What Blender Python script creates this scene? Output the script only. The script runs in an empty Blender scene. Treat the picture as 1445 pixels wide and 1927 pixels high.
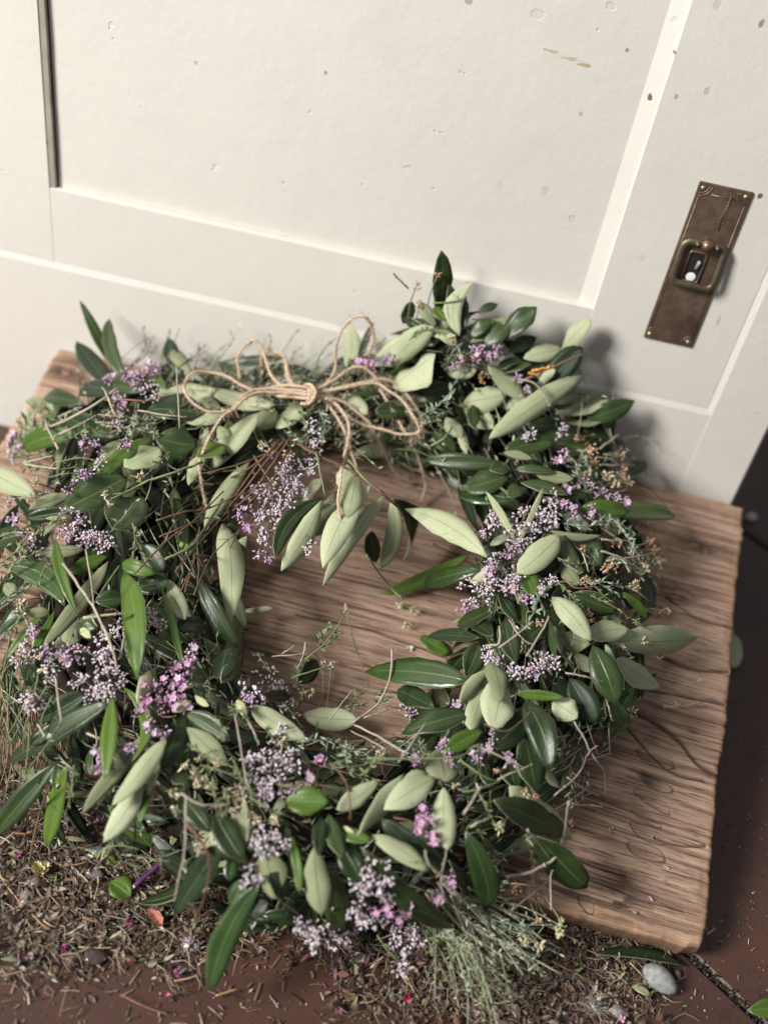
import bpy, math, random
import numpy as np
from mathutils import Vector
rng = random.Random(7)
nrg = np.random.default_rng(7)
S = bpy.context.scene
COL = S.collection

# ------------------------------------------------------------------ camera
CAM = np.array([0.0, -0.6250297, 0.55])
FPX, CX, CY = 2000.0, 722.5, 963.5            # focal length and centre in pixels of the 1445 x 1927 photograph
def basis(p, r, y):
    cp, sp = math.cos(p), math.sin(p); cr, sr = math.cos(r), math.sin(r); c, s = math.cos(y), math.sin(y)
    fwd = np.array([0, cp, -sp]); up = np.array([0, sp, cp]); rt = np.array([1.0, 0, 0])
    r2 = cr*rt + sr*up; u2 = -sr*rt + cr*up
    Rz = np.array([[c, -s, 0], [s, c, 0], [0, 0, 1]])
    return Rz@r2, Rz@u2, Rz@fwd
RT, UP, FW = basis(0.7205348896, 0.1950258187, 0.0496299043)
cd = bpy.data.cameras.new('camera'); cam = bpy.data.objects.new('camera', cd); COL.objects.link(cam)
from mathutils import Matrix
cam.matrix_world = Matrix(((RT[0], UP[0], -FW[0], CAM[0]), (RT[1], UP[1], -FW[1], CAM[1]), (RT[2], UP[2], -FW[2], CAM[2]), (0, 0, 0, 1)))
cd.sensor_fit = 'VERTICAL'; cd.sensor_height = 36.0; cd.sensor_width = 27.0; cd.lens = 36.0*FPX/1927.0
cd.clip_start = 0.02; cd.clip_end = 50
cd.dof.use_dof = True; cd.dof.focus_distance = 0.600; cd.dof.aperture_fstop = 3.5
S.camera = cam

# ------------------------------------------------------------------ world and lamps
W = bpy.data.worlds.new('World'); S.world = W; W.use_nodes = True
W.node_tree.nodes['Background'].inputs[0].default_value = (0.93, 0.96, 1.0, 1)
W.node_tree.nodes['Background'].inputs[1].default_value = 0.24
def lamp(name, loc, target, size, size_y, power, col):
    l = bpy.data.lights.new(name, 'AREA'); l.shape = 'RECTANGLE'; l.size = size; l.size_y = size_y; l.energy = power; l.color = col
    o = bpy.data.objects.new(name, l); COL.objects.link(o); o.location = loc
    o.rotation_euler = (Vector(target)-Vector(loc)).to_track_quat('-Z', 'Y').to_euler()
    return o
lamp('window_light', (-1.74, -1.36, 1.54), (0, -0.1, 0.08), 0.66, 0.80, 122, (1.0, 0.975, 0.935))
S.view_settings.view_transform = 'Standard'; S.view_settings.look = 'None'; S.view_settings.exposure = 0.0; S.view_settings.gamma = 1.0
S.cycles.max_bounces = 6; S.cycles.use_denoising = True

# ------------------------------------------------------------------ unprojection helpers
def ray(x, y): return FW + RT*((x-CX)/FPX) - UP*((y-CY)/FPX)
def on_floor(x, y, z=0.0):
    d = ray(x, y); return CAM + d*((z-CAM[2])/d[2])
def on_front(x, y, yy=0.0):
    d = ray(x, y); return CAM + d*((yy-CAM[1])/d[1])
P0, P1, PC = on_floor(290, 1478, .02), on_floor(1318, 1790, .02), on_front(1400, 955, -.01)
BU = (P1-P0)/np.linalg.norm(P1-P0)
BV = (PC-P1) - BU*((PC-P1)@BU); BW = np.linalg.norm(BV); BV /= BW
BN = np.cross(BU, BV)
def on_board(x, y, h=0.0):
    d = ray(x, y); return CAM + d*(((P1+BN*h-CAM)@BN)/(d@BN))
def pt(x, y, h, zmin=0.006):
    p = on_board(x, y, h)
    yc = -0.010-0.45*max(0.0, h)                 # the top of the ring rests against the cupboard
    if p[1] > yc: p = on_front(x, y, yc)
    if p[2] < zmin: p = on_floor(x, y, zmin)
    return p
def unit(v): return v/(np.linalg.norm(v)+1e-12)
def pxm(p): return ((p-CAM)@FW)/FPX

# ring of the wreath in the photograph: inner and outer radius by angle
RC = (640.0, 1110.0)
RA = [0, 45, 90, 135, 180, 225, 240, 256, 270, 284, 296, 315, 360]
RI = [235, 275, 275, 215, 190, 320, 300, 270, 255, 260, 270, 285, 235]
RO = [600, 610, 640, 700, 690, 600, 500, 440, 430, 500, 585, 610, 600]
def ring(x, y):
    dx, dy = x-RC[0], y-RC[1]; a = math.degrees(math.atan2(dy, dx)) % 360; r = math.hypot(dx, dy)
    ri, ro = np.interp(a, RA, RI), np.interp(a, RA, RO)
    return (2*r-ri-ro)/(ro-ri), a
def ring_pt(a, s):
    ri, ro = np.interp(a % 360, RA, RI), np.interp(a % 360, RA, RO)
    r = (ri+ro)/2 + s*(ro-ri)/2
    return RC[0]+r*math.cos(math.radians(a)), RC[1]+r*math.sin(math.radians(a))
def bunch(x, y):                                 # the sprays hanging from the knot into the ring
    return max(0.0, 1-((x-590)/190.0)**2-((y-930)/190.0)**2)
def prof(x, y):
    s, a = ring(x, y)
    return max(0.85*min(1.0, 2.2*bunch(x, y)),  math.sqrt(max(0.0, 1-min(1.0, abs(s))**(2 if s > 0 else 4.5))))
def hgt(x, y, layer):
    if layer <= 0: return 0.004
    return 0.007 + 0.052*prof(x, y)**.75 + 0.0035*layer

# ------------------------------------------------------------------ numpy noise
_T = np.random.default_rng(3).random((256, 256))
def vnoise(x, y):
    xi = np.floor(x).astype(int); yi = np.floor(y).astype(int); fx = x-xi; fy = y-yi
    fx = fx*fx*(3-2*fx); fy = fy*fy*(3-2*fy)
    a = _T[xi % 256, yi % 256]; b = _T[(xi+1) % 256, yi % 256]; c = _T[xi % 256, (yi+1) % 256]; d = _T[(xi+1) % 256, (yi+1) % 256]
    return (a*(1-fx)+b*fx)*(1-fy)+(c*(1-fx)+d*fx)*fy
def fbm(x, y, o=4):
    s = 0; a = 0.5; n = 0
    for k in range(o):
        s = s + a*vnoise(x*2**k+17.3*k, y*2**k+5.1*k); n += a; a *= 0.5
    return s/n

# ------------------------------------------------------------------ materials
def mat(name, rough=0.5, spec=0.5):
    m = bpy.data.materials.new(name); m.use_nodes = True
    b = m.node_tree.nodes['Principled BSDF']; b.inputs['Roughness'].default_value = rough
    b.inputs['Specular IOR Level'].default_value = spec
    return m, m.node_tree, b
def N(t, kind, **kw):
    n = t.nodes.new(kind)
    for k, v in kw.items(): setattr(n, k, v)
    return n
def L(t, a, b): t.links.new(a, b)
def mth(t, op, a, b=None, clamp=False):
    n = N(t, 'ShaderNodeMath', operation=op); n.use_clamp = clamp
    for i, v in enumerate((a, b)):
        if v is None: continue
        if isinstance(v, (int, float)): n.inputs[i].default_value = v
        else: L(t, v, n.inputs[i])
    return n.outputs[0]
def mix(t, fac, a, b):
    n = N(t, 'ShaderNodeMix', data_type='RGBA')
    for s, v in ((n.inputs[0], fac), (n.inputs[6], a), (n.inputs[7], b)):
        if isinstance(v, (int, float)): s.default_value = v
        elif isinstance(v, tuple): s.default_value = (*v, 1)
        else: L(t, v, s)
    return n.outputs[2]
def smooth(t, v, a, b, lo=0.0, hi=1.0):
    n = N(t, 'ShaderNodeMapRange', interpolation_type='SMOOTHSTEP'); L(t, v, n.inputs[0])
    for i, x in enumerate((a, b, lo, hi)): n.inputs[i+1].default_value = x
    return n.outputs[0]
def noise(t, vec, scale, detail=4, rough=0.55, mapping=None):
    if mapping:
        m = N(t, 'ShaderNodeMapping'); m.inputs['Scale'].default_value = mapping; L(t, vec, m.inputs[0]); vec = m.outputs[0]
    n = N(t, 'ShaderNodeTexNoise'); n.inputs['Scale'].default_value = scale; n.inputs['Detail'].default_value = detail; n.inputs['Roughness'].default_value = rough
    L(t, vec, n.inputs['Vector']); return n.outputs['Fac']
def bump(t, b, h, strength=0.3, dist=0.001, prev=None):
    n = N(t, 'ShaderNodeBump'); n.inputs['Strength'].default_value = strength; n.inputs['Distance'].default_value = dist
    L(t, h, n.inputs['Height'])
    if prev is not None: L(t, prev, n.inputs['Normal'])
    L(t, n.outputs[0], b.inputs['Normal']); return n.outputs[0]
def ocoord(t): return N(t, 'ShaderNodeTexCoord').outputs['Object']

def vcol_mat(name, rough=0.6, spec=0.4, var=0.0):
    m, t, b = mat(name, rough, spec)
    a = N(t, 'ShaderNodeAttribute', attribute_name='col')
    c = a.outputs['Color']
    if var:
        nz = noise(t, ocoord(t), 900, 2); c = mix(t, mth(t, 'MULTIPLY', nz, var), c, (0.02, 0.015, 0.01))
    L(t, c, b.inputs['Base Color']); return m

def leaf_mat(name, c1, c2, vein, rough, spec, veinw=0.05, veinamt=0.6, coat=0.0, under=False):
    m, t, b = mat(name, rough, spec)
    uv = N(t, 'ShaderNodeUVMap').outputs[0]
    sp = N(t, 'ShaderNodeSeparateXYZ'); L(t, uv, sp.inputs[0]); u, v = sp.outputs[0], sp.outputs[1]
    oi = N(t, 'ShaderNodeObjectInfo').outputs['Random']
    o = ocoord(t)
    nz = noise(t, o, 60, 3); nf = noise(t, o, 700, 3, 0.6)
    f = mth(t, 'ADD', mth(t, 'MULTIPLY', nz, 0.7), mth(t, 'MULTIPLY', oi, 0.6)); f = smooth(t, f, 0.25, 1.0)
    c = mix(t, f, c1, c2)
    c = mix(t, mth(t, 'MULTIPLY', smooth(t, nf, 0.45, 0.75), 0.25), c, tuple(x*0.72 for x in c1))
    av = mth(t, 'ABSOLUTE', mth(t, 'SUBTRACT', v, 0.5))
    mid = smooth(t, av, veinw*0.25, veinw, 1.0, 0.0)
    mid = mth(t, 'MULTIPLY', mid, smooth(t, u, 0.75, 1.0, 1.0, 0.25))
    # side veins: slanted stripes along u shifted by |v|
    ph = mth(t, 'MULTIPLY', mth(t, 'SUBTRACT', u, mth(t, 'MULTIPLY', av, 0.55)), 62.0)
    wob = mth(t, 'ADD', ph, mth(t, 'MULTIPLY', noise(t, o, 120, 2), 5.0))
    side = smooth(t, mth(t, 'SINE', wob), 0.72, 1.0)
    side = mth(t, 'MULTIPLY', side, 0.09 if under else 0.07)
    edge = mth(t, 'MULTIPLY', smooth(t, av, 0.465, 0.5), 0.14)
    c = mix(t, mth(t, 'MULTIPLY', mid, veinamt), c, vein)
    c = mix(t, side, c, vein)
    c = mix(t, edge, c, tuple(min(1, x*1.5+0.05) for x in c2))
    bl = smooth(t, noise(t, o, 230, 3, 0.6), 0.66, 0.76)      # small blemishes
    c = mix(t, mth(t, 'MULTIPLY', bl, 0.5), c, (0.17, 0.12, 0.05))
    L(t, c, b.inputs['Base Color'])
    rr = mth(t, 'ADD', rough-0.08, mth(t, 'MULTIPLY', nf, 0.2)); L(t, rr, b.inputs['Roughness'])
    if coat: b.inputs['Coat Weight'].default_value = coat; b.inputs['Coat Roughness'].default_value = 0.28
    hh = mth(t, 'ADD', mth(t, 'MULTIPLY', mid, 0.8 if under else -0.8), mth(t, 'ADD', mth(t, 'MULTIPLY', nf, 0.25), mth(t, 'MULTIPLY', side, 0.9)))
    bump(t, b, hh, 0.45, 0.0006)
    # a little light passes through a leaf
    tr = N(t, 'ShaderNodeBsdfTranslucent'); L(t, mix(t, 0.5, c, (0.10, 0.20, 0.03)), tr.inputs[0])
    ms = N(t, 'ShaderNodeMixShader'); ms.inputs[0].default_value = 0.10
    out = [n for n in t.nodes if n.type == 'OUTPUT_MATERIAL'][0]
    L(t, b.outputs[0], ms.inputs[1]); L(t, tr.outputs[0], ms.inputs[2]); L(t, ms.outputs[0], out.inputs[0])
    return m
M = {}
M['up_d'] = leaf_mat('leaf_dark_upper', (0.015, 0.030, 0.009), (0.035, 0.061, 0.016), (0.095, 0.14, 0.04), 0.36, 0.5)
M['up_g'] = leaf_mat('leaf_glossy_upper', (0.022, 0.050, 0.011), (0.044, 0.082, 0.017), (0.09, 0.15, 0.05), 0.27, 0.7, coat=0.2)
M['up_k'] = leaf_mat('leaf_blue_dark_upper', (0.012, 0.024, 0.010), (0.025, 0.043, 0.016), (0.07, 0.11, 0.06), 0.44, 0.34)
M['up_m'] = leaf_mat('leaf_green_upper', (0.052, 0.102, 0.012), (0.090, 0.150, 0.020), (0.13, 0.21, 0.06), 0.38, 0.4)
M['un_p'] = leaf_mat('leaf_sage_underside', (0.350, 0.385, 0.230), (0.460, 0.490, 0.315), (0.14, 0.165, 0.075), 0.62, 0.25, 0.024, 0.6, under=True)
M['un_o'] = leaf_mat('leaf_olive_shaded_underside', (0.190, 0.210, 0.115), (0.255, 0.275, 0.160), (0.07, 0.085, 0.04), 0.62, 0.25, 0.030, 0.75, under=True)  # olive undersides; on many leaves this darker sage stands in for shade
M['un_y'] = leaf_mat('leaf_cream_underside', (0.42, 0.43, 0.24), (0.50, 0.50, 0.30), (0.26, 0.28, 0.12), 0.6, 0.25, 0.035, 0.6, under=True)
M['vc'] = vcol_mat('plant_fibre', 0.62, 0.3)
M['fl'] = vcol_mat('flower_bud', 0.7, 0.2)
M['lit'] = vcol_mat('litter_bits', 0.5, 0.5, 0.5)
def simple(name, c1, c2, scale, rough, spec=0.5, detail=4, mapping=None, bstr=0.3, bdist=0.0006, lo=0.35, hi=0.65):
    m, t, b = mat(name, rough, spec); o = ocoord(t); nz = noise(t, o, scale, detail, 0.6, mapping)
    L(t, mix(t, smooth(t, nz, lo, hi), c1, c2), b.inputs['Base Color']); bump(t, b, nz, bstr, bdist); return m
M['twine'] = simple('jute_twine', (0.45, 0.335, 0.235), (0.66, 0.525, 0.40), 900, 0.85, 0.15)
M['vine'] = simple('vine_bark_shaded', (0.009, 0.007, 0.005), (0.024, 0.018, 0.011), 200, 0.85, 0.2)  # brown bark darkened to give the deep shade in the leaf gaps

# ------------------------------------------------------------------ mesh builder
class MB:
    def __init__(s): s.v = []; s.f = []; s.c = []
    def add(s, vs, fs, cs):
        o = len(s.v); s.v.extend([tuple(map(float, p)) for p in vs]); s.f.extend([tuple(i+o for i in f) for f in fs])
        s.c.extend([cs]*len(vs) if not isinstance(cs, list) else cs)
    def tube(s, pts, r, col, sides=5, r_end=None, cap=True):
        pts = [np.asarray(p, float) for p in pts]; n = len(pts); r_end = r if r_end is None else r_end
        prev = None; vs = []; fs = []; cs = []
        for i, p in enumerate(pts):
            d = unit(pts[min(i+1, n-1)]-pts[max(i-1, 0)])
            a = np.cross(d, prev if prev is not None else (np.array([0, 0, 1.0]) if abs(d[2]) < .9 else np.array([1.0, 0, 0])))
            if prev is None: a = unit(a)
            else:
                a = unit(prev - d*(prev@d))
            prev = a; b = np.cross(d, a); rr = r+(r_end-r)*i/max(1, n-1)
            for k in range(sides):
                q = 2*math.pi*k/sides; vs.append(p+(a*math.cos(q)+b*math.sin(q))*rr)
            cs += ([col[i]]*sides if isinstance(col, list) else [col]*sides)
        for i in range(n-1):
            for k in range(sides):
                k2 = (k+1) % sides; fs.append((i*sides+k, i*sides+k2, (i+1)*sides+k2, (i+1)*sides+k))
        if cap: fs.append(tuple(range(sides))[::-1]); fs.append(tuple((n-1)*sides+k for k in range(sides)))
        s.add(vs, fs, cs)
    def bud(s, p, d, ln, w, c0, c1, c2):
        d = unit(d); a = unit(np.cross(d, nrg.normal(size=3))); b = np.cross(d, a); vs = [p]; cs = [c0]
        for tt, ww, cc in ((0.30, 0.55, c0), (0.66, 1.0, c1)):
            for k in range(4):
                q = math.pi*k/2; vs.append(p+d*ln*tt+(a*math.cos(q)+b*math.sin(q))*w*0.5*ww); cs.append(cc)
        vs.append(p+d*ln); cs.append(c2)
        fs = [(0, 1+(k+1) % 4, 1+k) for k in range(4)]+[(1+k, 1+(k+1) % 4, 5+(k+1) % 4, 5+k) for k in range(4)]+[(5+k, 5+(k+1) % 4, 9) for k in range(4)]
        s.add(vs, fs, cs)
    def blob(s, p, r, col, squash=None):
        d = nrg.normal(size=(3, 3)); q, _ = np.linalg.qr(d); sc = r*(0.6+0.8*nrg.random(3)) if squash is None else r*np.array(squash)
        vs = []
        for ax in range(3):
            for sg in (1, -1): vs.append(p+q[ax]*sg*sc[ax]*(0.8+0.4*rng.random()))
        fs = [(0, 2, 4), (2, 1, 4), (1, 3, 4), (3, 0, 4), (2, 0, 5), (1, 2, 5), (3, 1, 5), (0, 3, 5)]
        s.add(vs, fs, col)
    def blade(s, p, d, nrm, ln, w, col, fold=0.25, curl=0.0):
        d = unit(d); sd = unit(np.cross(d, nrm)); nn = np.cross(sd, d)
        a, b2, c, t = p, p+d*ln*0.35, p+d*ln*0.7+nn*curl*ln*0.5, p+d*ln+nn*curl*ln
        vs = [a, b2+sd*w*0.5+nn*fold*w, b2-nn*0.05*w, b2-sd*w*0.5+nn*fold*w, c+sd*w*0.4+nn*fold*w, c, c-sd*w*0.4+nn*fold*w, t]
        s.add(vs, [(0, 1, 2), (0, 2, 3), (1, 4, 5, 2), (2, 5, 6, 3), (4, 7, 5), (5, 7, 6)], col)
    def obj(s, name, material, parent=None, smooth_=True, attr=True):
        me = bpy.data.meshes.new(name); me.from_pydata(s.v, [], s.f); me.update()
        if attr and s.c:
            at = me.attributes.new('col', 'FLOAT_COLOR', 'POINT')
            arr = np.ones((len(s.v), 4), dtype=np.float32); arr[:, :3] = np.array(s.c, dtype=np.float32)
            at.data.foreach_set('color', arr.ravel())
        if smooth_: me.polygons.foreach_set('use_smooth', [True]*len(me.polygons))
        for mm in (material if isinstance(material, list) else [material]): me.materials.append(mm)
        return link(name, me, parent)
def link(name, me, parent=None):
    o = bpy.data.objects.new(name, me); COL.objects.link(o)
    if parent is not None: o.parent = parent
    return o
def tag(o, label=None, cat=None, group=None, kind=None):
    if label: o['label'] = label
    if cat: o['category'] = cat
    if group: o['group'] = group
    if kind: o['kind'] = kind
    return o
def thing(name, label, cat, group=None):
    o = bpy.data.objects.new(name, None); COL.objects.link(o); o.empty_display_size = 0.02
    return tag(o, label, cat, group)
def jit(c, a=0.15):
    k = 1+a*(rng.random()*2-1); return tuple(max(0, min(1, x*k*(1+0.06*(rng.random()*2-1)))) for x in c)
def spline(pts, n):
    pts = np.array(pts, float); m = len(pts)
    if m < 3: return [pts[0]+(pts[-1]-pts[0])*i/n for i in range(n+1)]
    out = []
    for i in range(n+1):
        t = i/n*(m-1); k = min(int(t), m-2); f = t-k
        p0, p1, p2, p3 = pts[max(k-1, 0)], pts[k], pts[k+1], pts[min(k+2, m-1)]
        out.append(0.5*((2*p1)+(-p0+p2)*f+(2*p0-5*p1+4*p2-p3)*f*f+(-p0+3*p1-3*p2+p3)*f**3))
    return out
def boxmesh(mb, x0, x1, y0, y1, z0, z1, col=(1, 1, 1)):
    vs = [(x, y, z) for z in (z0, z1) for y in (y0, y1) for x in (x0, x1)]
    mb.add(vs, [(0, 2, 3, 1), (4, 5, 7, 6), (0, 1, 5, 4), (1, 3, 7, 5), (3, 2, 6, 7), (2, 0, 4, 6)], col)
def bevel(o, w, seg=2):
    b = o.modifiers.new('bevel', 'BEVEL'); b.width = w; b.segments = seg; b.limit_method = 'ANGLE'

# ================================================================== THE FLOOR
def floor_mat():
    m, t, b = mat('waxed_terracotta', 0.35, 0.5); o = ocoord(t)
    n1 = noise(t, o, 9, 5, 0.6); n2 = noise(t, o, 70, 5, 0.65); n3 = noise(t, o, 600, 2)
    oi = N(t, 'ShaderNodeObjectInfo').outputs['Random']
    c = mix(t, smooth(t, n1, 0.3, 0.7), (0.052, 0.024, 0.018), (0.086, 0.040, 0.029))
    c = mix(t, mth(t, 'MULTIPLY', smooth(t, n2, 0.5, 0.75), 0.55), c, (0.030, 0.016, 0.013))
    c = mix(t, mth(t, 'MULTIPLY', smooth(t, n2, 0.2, 0.4, 1, 0), 0.3), c, (0.13, 0.075, 0.055))
    sc = smooth(t, noise(t, o, 30, 3, 0.5, (60, 3, 1)), 0.66, 0.8)
    c = mix(t, mth(t, 'MULTIPLY', sc, 0.30), c, (0.17, 0.115, 0.09))
    sp = smooth(t, noise(t, o, 420, 1), 0.74, 0.78); c = mix(t, mth(t, 'MULTIPLY', sp, 0.6), c, (0.32, 0.27, 0.22))
    c = mix(t, mth(t, 'MULTIPLY', oi, 0.3), c, (0.04, 0.018, 0.014))
    L(t, c, b.inputs['Base Color']); L(t, mth(t, 'ADD', 0.28, mth(t, 'MULTIPLY', n2, 0.35)), b.inputs['Roughness'])
    bump(t, b, mth(t, 'ADD', n2, mth(t, 'MULTIPLY', n3, 0.3)), 0.25, 0.0008); return m
fm = floor_mat()
mb = MB(); mb.add([(-4, -4, -.004), (4, -4, -.004), (4, 4, -.004), (-4, 4, -.004)], [(0, 1, 2, 3)], (0, 0, 0))
floor = mb.obj('floor', simple('dirty_grout', (0.012, 0.009, 0.007), (0.035, 0.026, 0.02), 300, 0.9), attr=False); tag(floor, kind='structure')
TD = unit(np.array([0.80, -0.60])); TN = np.array([0.60, 0.80]); T0 = np.array([0.2009, -0.3072])
tw, tl, gap = 0.345, 0.66, 0.0036
for i in range(-3, 4):
    for j in range(-2, 3):
        a0 = i*tw+gap/2; a1 = (i+1)*tw-gap/2; off = 0.15+(0.03 if i % 2 else 0.0)
        b0 = j*tl+off+gap/2; b1 = (j+1)*tl+off-gap/2
        nseg = 14; mbt = MB(); rr = random.Random(i*31+j)
        def edge(p, q):
            out = []
            for k in range(nseg):
                f = k/nseg; e = np.array(p)+(np.array(q)-np.array(p))*f
                out.append(e+np.array([rr.uniform(-1, 1), rr.uniform(-1, 1)])*0.0006)
            return out
        loop = edge((a0, b0), (a1, b0))+edge((a1, b0), (a1, b1))+edge((a1, b1), (a0, b1))+edge((a0, b1), (a0, b0))
        cen = np.array([(a0+a1)/2, (b0+b1)/2])
        def w3(q, z):
            p = T0+TN*q[0]+TD*q[1]; return (p[0], p[1], z)
        nn = len(loop); vs = [w3(q, -.012) for q in loop]+[w3(q, -.0012) for q in loop]+[w3(q+unit(cen-q)*0.0022, 0.0) for q in loop]
        fs = [(k, k+nn, (k+1) % nn+nn, (k+1) % nn) for k in range(nn)]+[(k+nn, k+2*nn, (k+1) % nn+2*nn, (k+1) % nn+nn) for k in range(nn)]+[tuple(range(2*nn, 3*nn))[::-1]]
        fs = [f[::-1] for f in fs]
        mbt.add(vs, fs, (1, 1, 1)); mbt.obj('tile', fm, floor, smooth_=False, attr=False)

# ================================================================== THE CUPBOARD FRONT
def paint_mat(name, base, warm, spots=True):
    m, t, b = mat(name, 0.42, 0.45); o = ocoord(t)
    n1 = noise(t, o, 5, 4, 0.5); n2 = noise(t, o, 28, 4, 0.6); n3 = noise(t, o, 160, 4, 0.6)
    br = noise(t, o, 30, 4, 0.6, (3.0, 1, 24)) if name == 'paint_panel' else noise(t, o, 30, 4, 0.6, (24, 1, 2.0))
    c = mix(t, smooth(t, n1, 0.3, 0.7), base, warm)
    c = mix(t, mth(t, 'MULTIPLY', smooth(t, n2, 0.55, 0.8), 0.25), c, tuple(x*0.86 for x in base))
    c = mix(t, mth(t, 'MULTIPLY', smooth(t, br, 0.56, 0.8), 0.16), c, tuple(x*0.78 for x in base))
    chip = smooth(t, noise(t, o, 95, 2, 0.4), 0.765, 0.785); c = mix(t, mth(t, 'MULTIPLY', chip, 0.16), c, (0.40, 0.34, 0.26))
    h = mth(t, 'ADD', mth(t, 'MULTIPLY', n2, 0.75), mth(t, 'ADD', mth(t, 'MULTIPLY', n3, 0.22), mth(t, 'MULTIPLY', br, 0.07)))
    h = mth(t, 'SUBTRACT', h, mth(t, 'MULTIPLY', chip, 0.5))
    sep = N(t, 'ShaderNodeSeparateXYZ'); L(t, o, sep.inputs[0])
    wob = mth(t, 'MULTIPLY', mth(t, 'SUBTRACT', noise(t, o, 260, 3), 0.5), 0.0028)
    for (px, py, rx, rz, col, amt, dep) in SPOTS:
        if max(rx, rz) > .003 and min(rx, rz) > .0015: rx, rz, amt = rx*.75, rz*.75, amt*.6
        q = on_front(px, py)
        dx = mth(t, 'DIVIDE', mth(t, 'SUBTRACT', sep.outputs[0], float(q[0])), rx); dz = mth(t, 'DIVIDE', mth(t, 'SUBTRACT', sep.outputs[2], float(q[2])), rz)
        d = mth(t, 'SQRT', mth(t, 'ADD', mth(t, 'MULTIPLY', dx, dx), mth(t, 'MULTIPLY', dz, dz)))
        d = mth(t, 'ADD', d, mth(t, 'DIVIDE', wob, min(rx, rz)))
        k = smooth(t, d, 0.7, 1.05, 1, 0); c = mix(t, mth(t, 'MULTIPLY', k, amt), c, col)
        if dep: h = mth(t, 'SUBTRACT', h, mth(t, 'MULTIPLY', k, dep*.28))
    L(t, c, b.inputs['Base Color']); L(t, mth(t, 'ADD', 0.33, mth(t, 'MULTIPLY', n3, 0.25)), b.inputs['Roughness'])
    bump(t, b, h, 0.42, 0.0016); return m
BR = (0.10, 0.055, 0.04); RU = (0.40, 0.27, 0.13)
SPOTS = [(1223, 187, .0019, .0026, BR, .9, 1.2), (1433, 45, .0022, .0032, (0.04, 0.03, 0.03), .95, 1.5), (1429, 369, .0018, .0022, BR, .9, 1),
         (1037, 102, .0045, .0009, RU, .6, .3), (1075, 117, .0075, .0010, RU, .5, .3), (1100, 129, .0055, .0011, RU, .75, .3),
         (940, 355, .0034, .0040, (0.50, 0.42, 0.32), .35, .2), (1025, 365, .0040, .0046, (0.46, 0.36, 0.26), .5, .2), (1210, 485, .0028, .0036, (0.55, 0.45, 0.27), .5, .1),
         (1150, 18, .0044, .0034, (0.55, 0.49, 0.42), .6, 1.2), (1010, 32, .0060, .0040, (0.60, 0.50, 0.45), .55, 1.0), (1268, 42, .0024, .0034, (0.55, 0.5, 0.42), .5, 1),
         (880, 5, .0026, .0030, (0.3, 0.2, 0.13), .6, .4), (1350, 8, .003, .005, (0.45, 0.36, 0.22), .5, .5), (1352, 605, .0018, .0042, (0.33, 0.29, 0.26), .6, .7), (1180, 100, .0012, .0016, BR, .6, .5),
         (1268, 100, .0010, .0014, BR, .7, .5), (1330, 173, .0016, .0024, (0.45, 0.35, 0.24), .6, .5), (1272, 183, .0010, .0016, (0.25, 0.15, 0.1), .6, .5),
         (1092, 220, .0010, .0012, (0.35, 0.25, 0.18), .6, .3), (92, 268, .0022, .0048, (0.06, 0.045, 0.04), .9, .6), (365, 123, .0016, .0014, (0.35, 0.3, 0.26), .5, .6), (610, 142, .0012, .0016, (0.2, 0.15, 0.12), .6, .7)]
pp = paint_mat('paint_panel', (0.628, 0.602, 0.555), (0.660, 0.632, 0.580))
pf = paint_mat('paint_frame', (0.638, 0.610, 0.560), (0.668, 0.640, 0.586))
cup = thing('cupboard', 'old white painted cupboard front with recessed panel and dark brass keyhole plate', 'cupboard')
DX0, DX1, DZ0 = -0.2895, 0.0765, 0.2120      # opening of the panel
LX, LZ, EX = 0.1705, 0.1580, 0.2150          # ledge of the surrounding frame, its right end
TOPZ = 0.72
def bx(name, x0, x1, y0, y1, z0, z1, m, bw=0.0012):
    q = MB(); boxmesh(q, x0, x1, y0, y1, z0, z1); o = q.obj(name, m, cup, smooth_=False, attr=False)
    if bw: bevel(o, bw, 3)
    return o
# panel: flat field with a sloped margin on the right and at the bottom
q = MB(); y_in = 0.0050; mr, mbm = 0.0100, 0.0009
xs = [DX0+0.0046, DX1-mr, DX1+0.0006]; zs = [DZ0-0.0004, DZ0+mbm, TOPZ]
def pv(x, y, z): q.v.append((x, y, z)); q.c.append((1, 1, 1)); return len(q.v)-1
nx, nz = 40, 50
gx = np.linspace(xs[0], xs[1], nx); gz = np.linspace(zs[1], zs[2], nz)
ids = [[pv(x, y_in+0.0009*(fbm(np.array([x*9+3]), np.array([z*9]))[0]-.5), z) for x in gx] for z in gz]
for j in range(nz-1):
    for i in range(nx-1): q.f.append((ids[j][i], ids[j][i+1], ids[j+1][i+1], ids[j+1][i]))
b0 = [pv(x, y_in+.0004, zs[0]) for x in gx]; r0 = [pv(xs[2], 0.0012, z) for z in gz]; cr_ = pv(xs[2], 0.0012, zs[0])
for i in range(nx-1): q.f.append((b0[i], b0[i+1], ids[0][i+1], ids[0][i]))
for j in range(nz-1): q.f.append((ids[j][-1], r0[j], r0[j+1], ids[j+1][-1]))
q.f.append((b0[-1], cr_, r0[0], ids[0][-1]))
q.obj('panel', pp, cup, smooth_=False, attr=False)
q = MB(); vs = []; nb = 60
for i in range(nb+1):
    z = DZ0+(TOPZ-DZ0)*i/nb; w_ = 0.0008*(fbm(np.array([z*40.0]), np.array([4.0]))[0]-.5)
    vs += [(DX0-.0004, 0.0004, z), (DX0+.0032+w_, 0.0017, z), (DX0+.0034+w_, 0.02, z)]
q.add(vs, [(i*3+k, i*3+k+1, i*3+k+4, i*3+k+3) for i in range(nb) for k in range(2)], (1, 1, 1)); q.obj('bead', simple('dingy_paint', (0.46, 0.42, 0.345), (0.54, 0.50, 0.42), 60, 0.5), cup, smooth_=False, attr=False)
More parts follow.
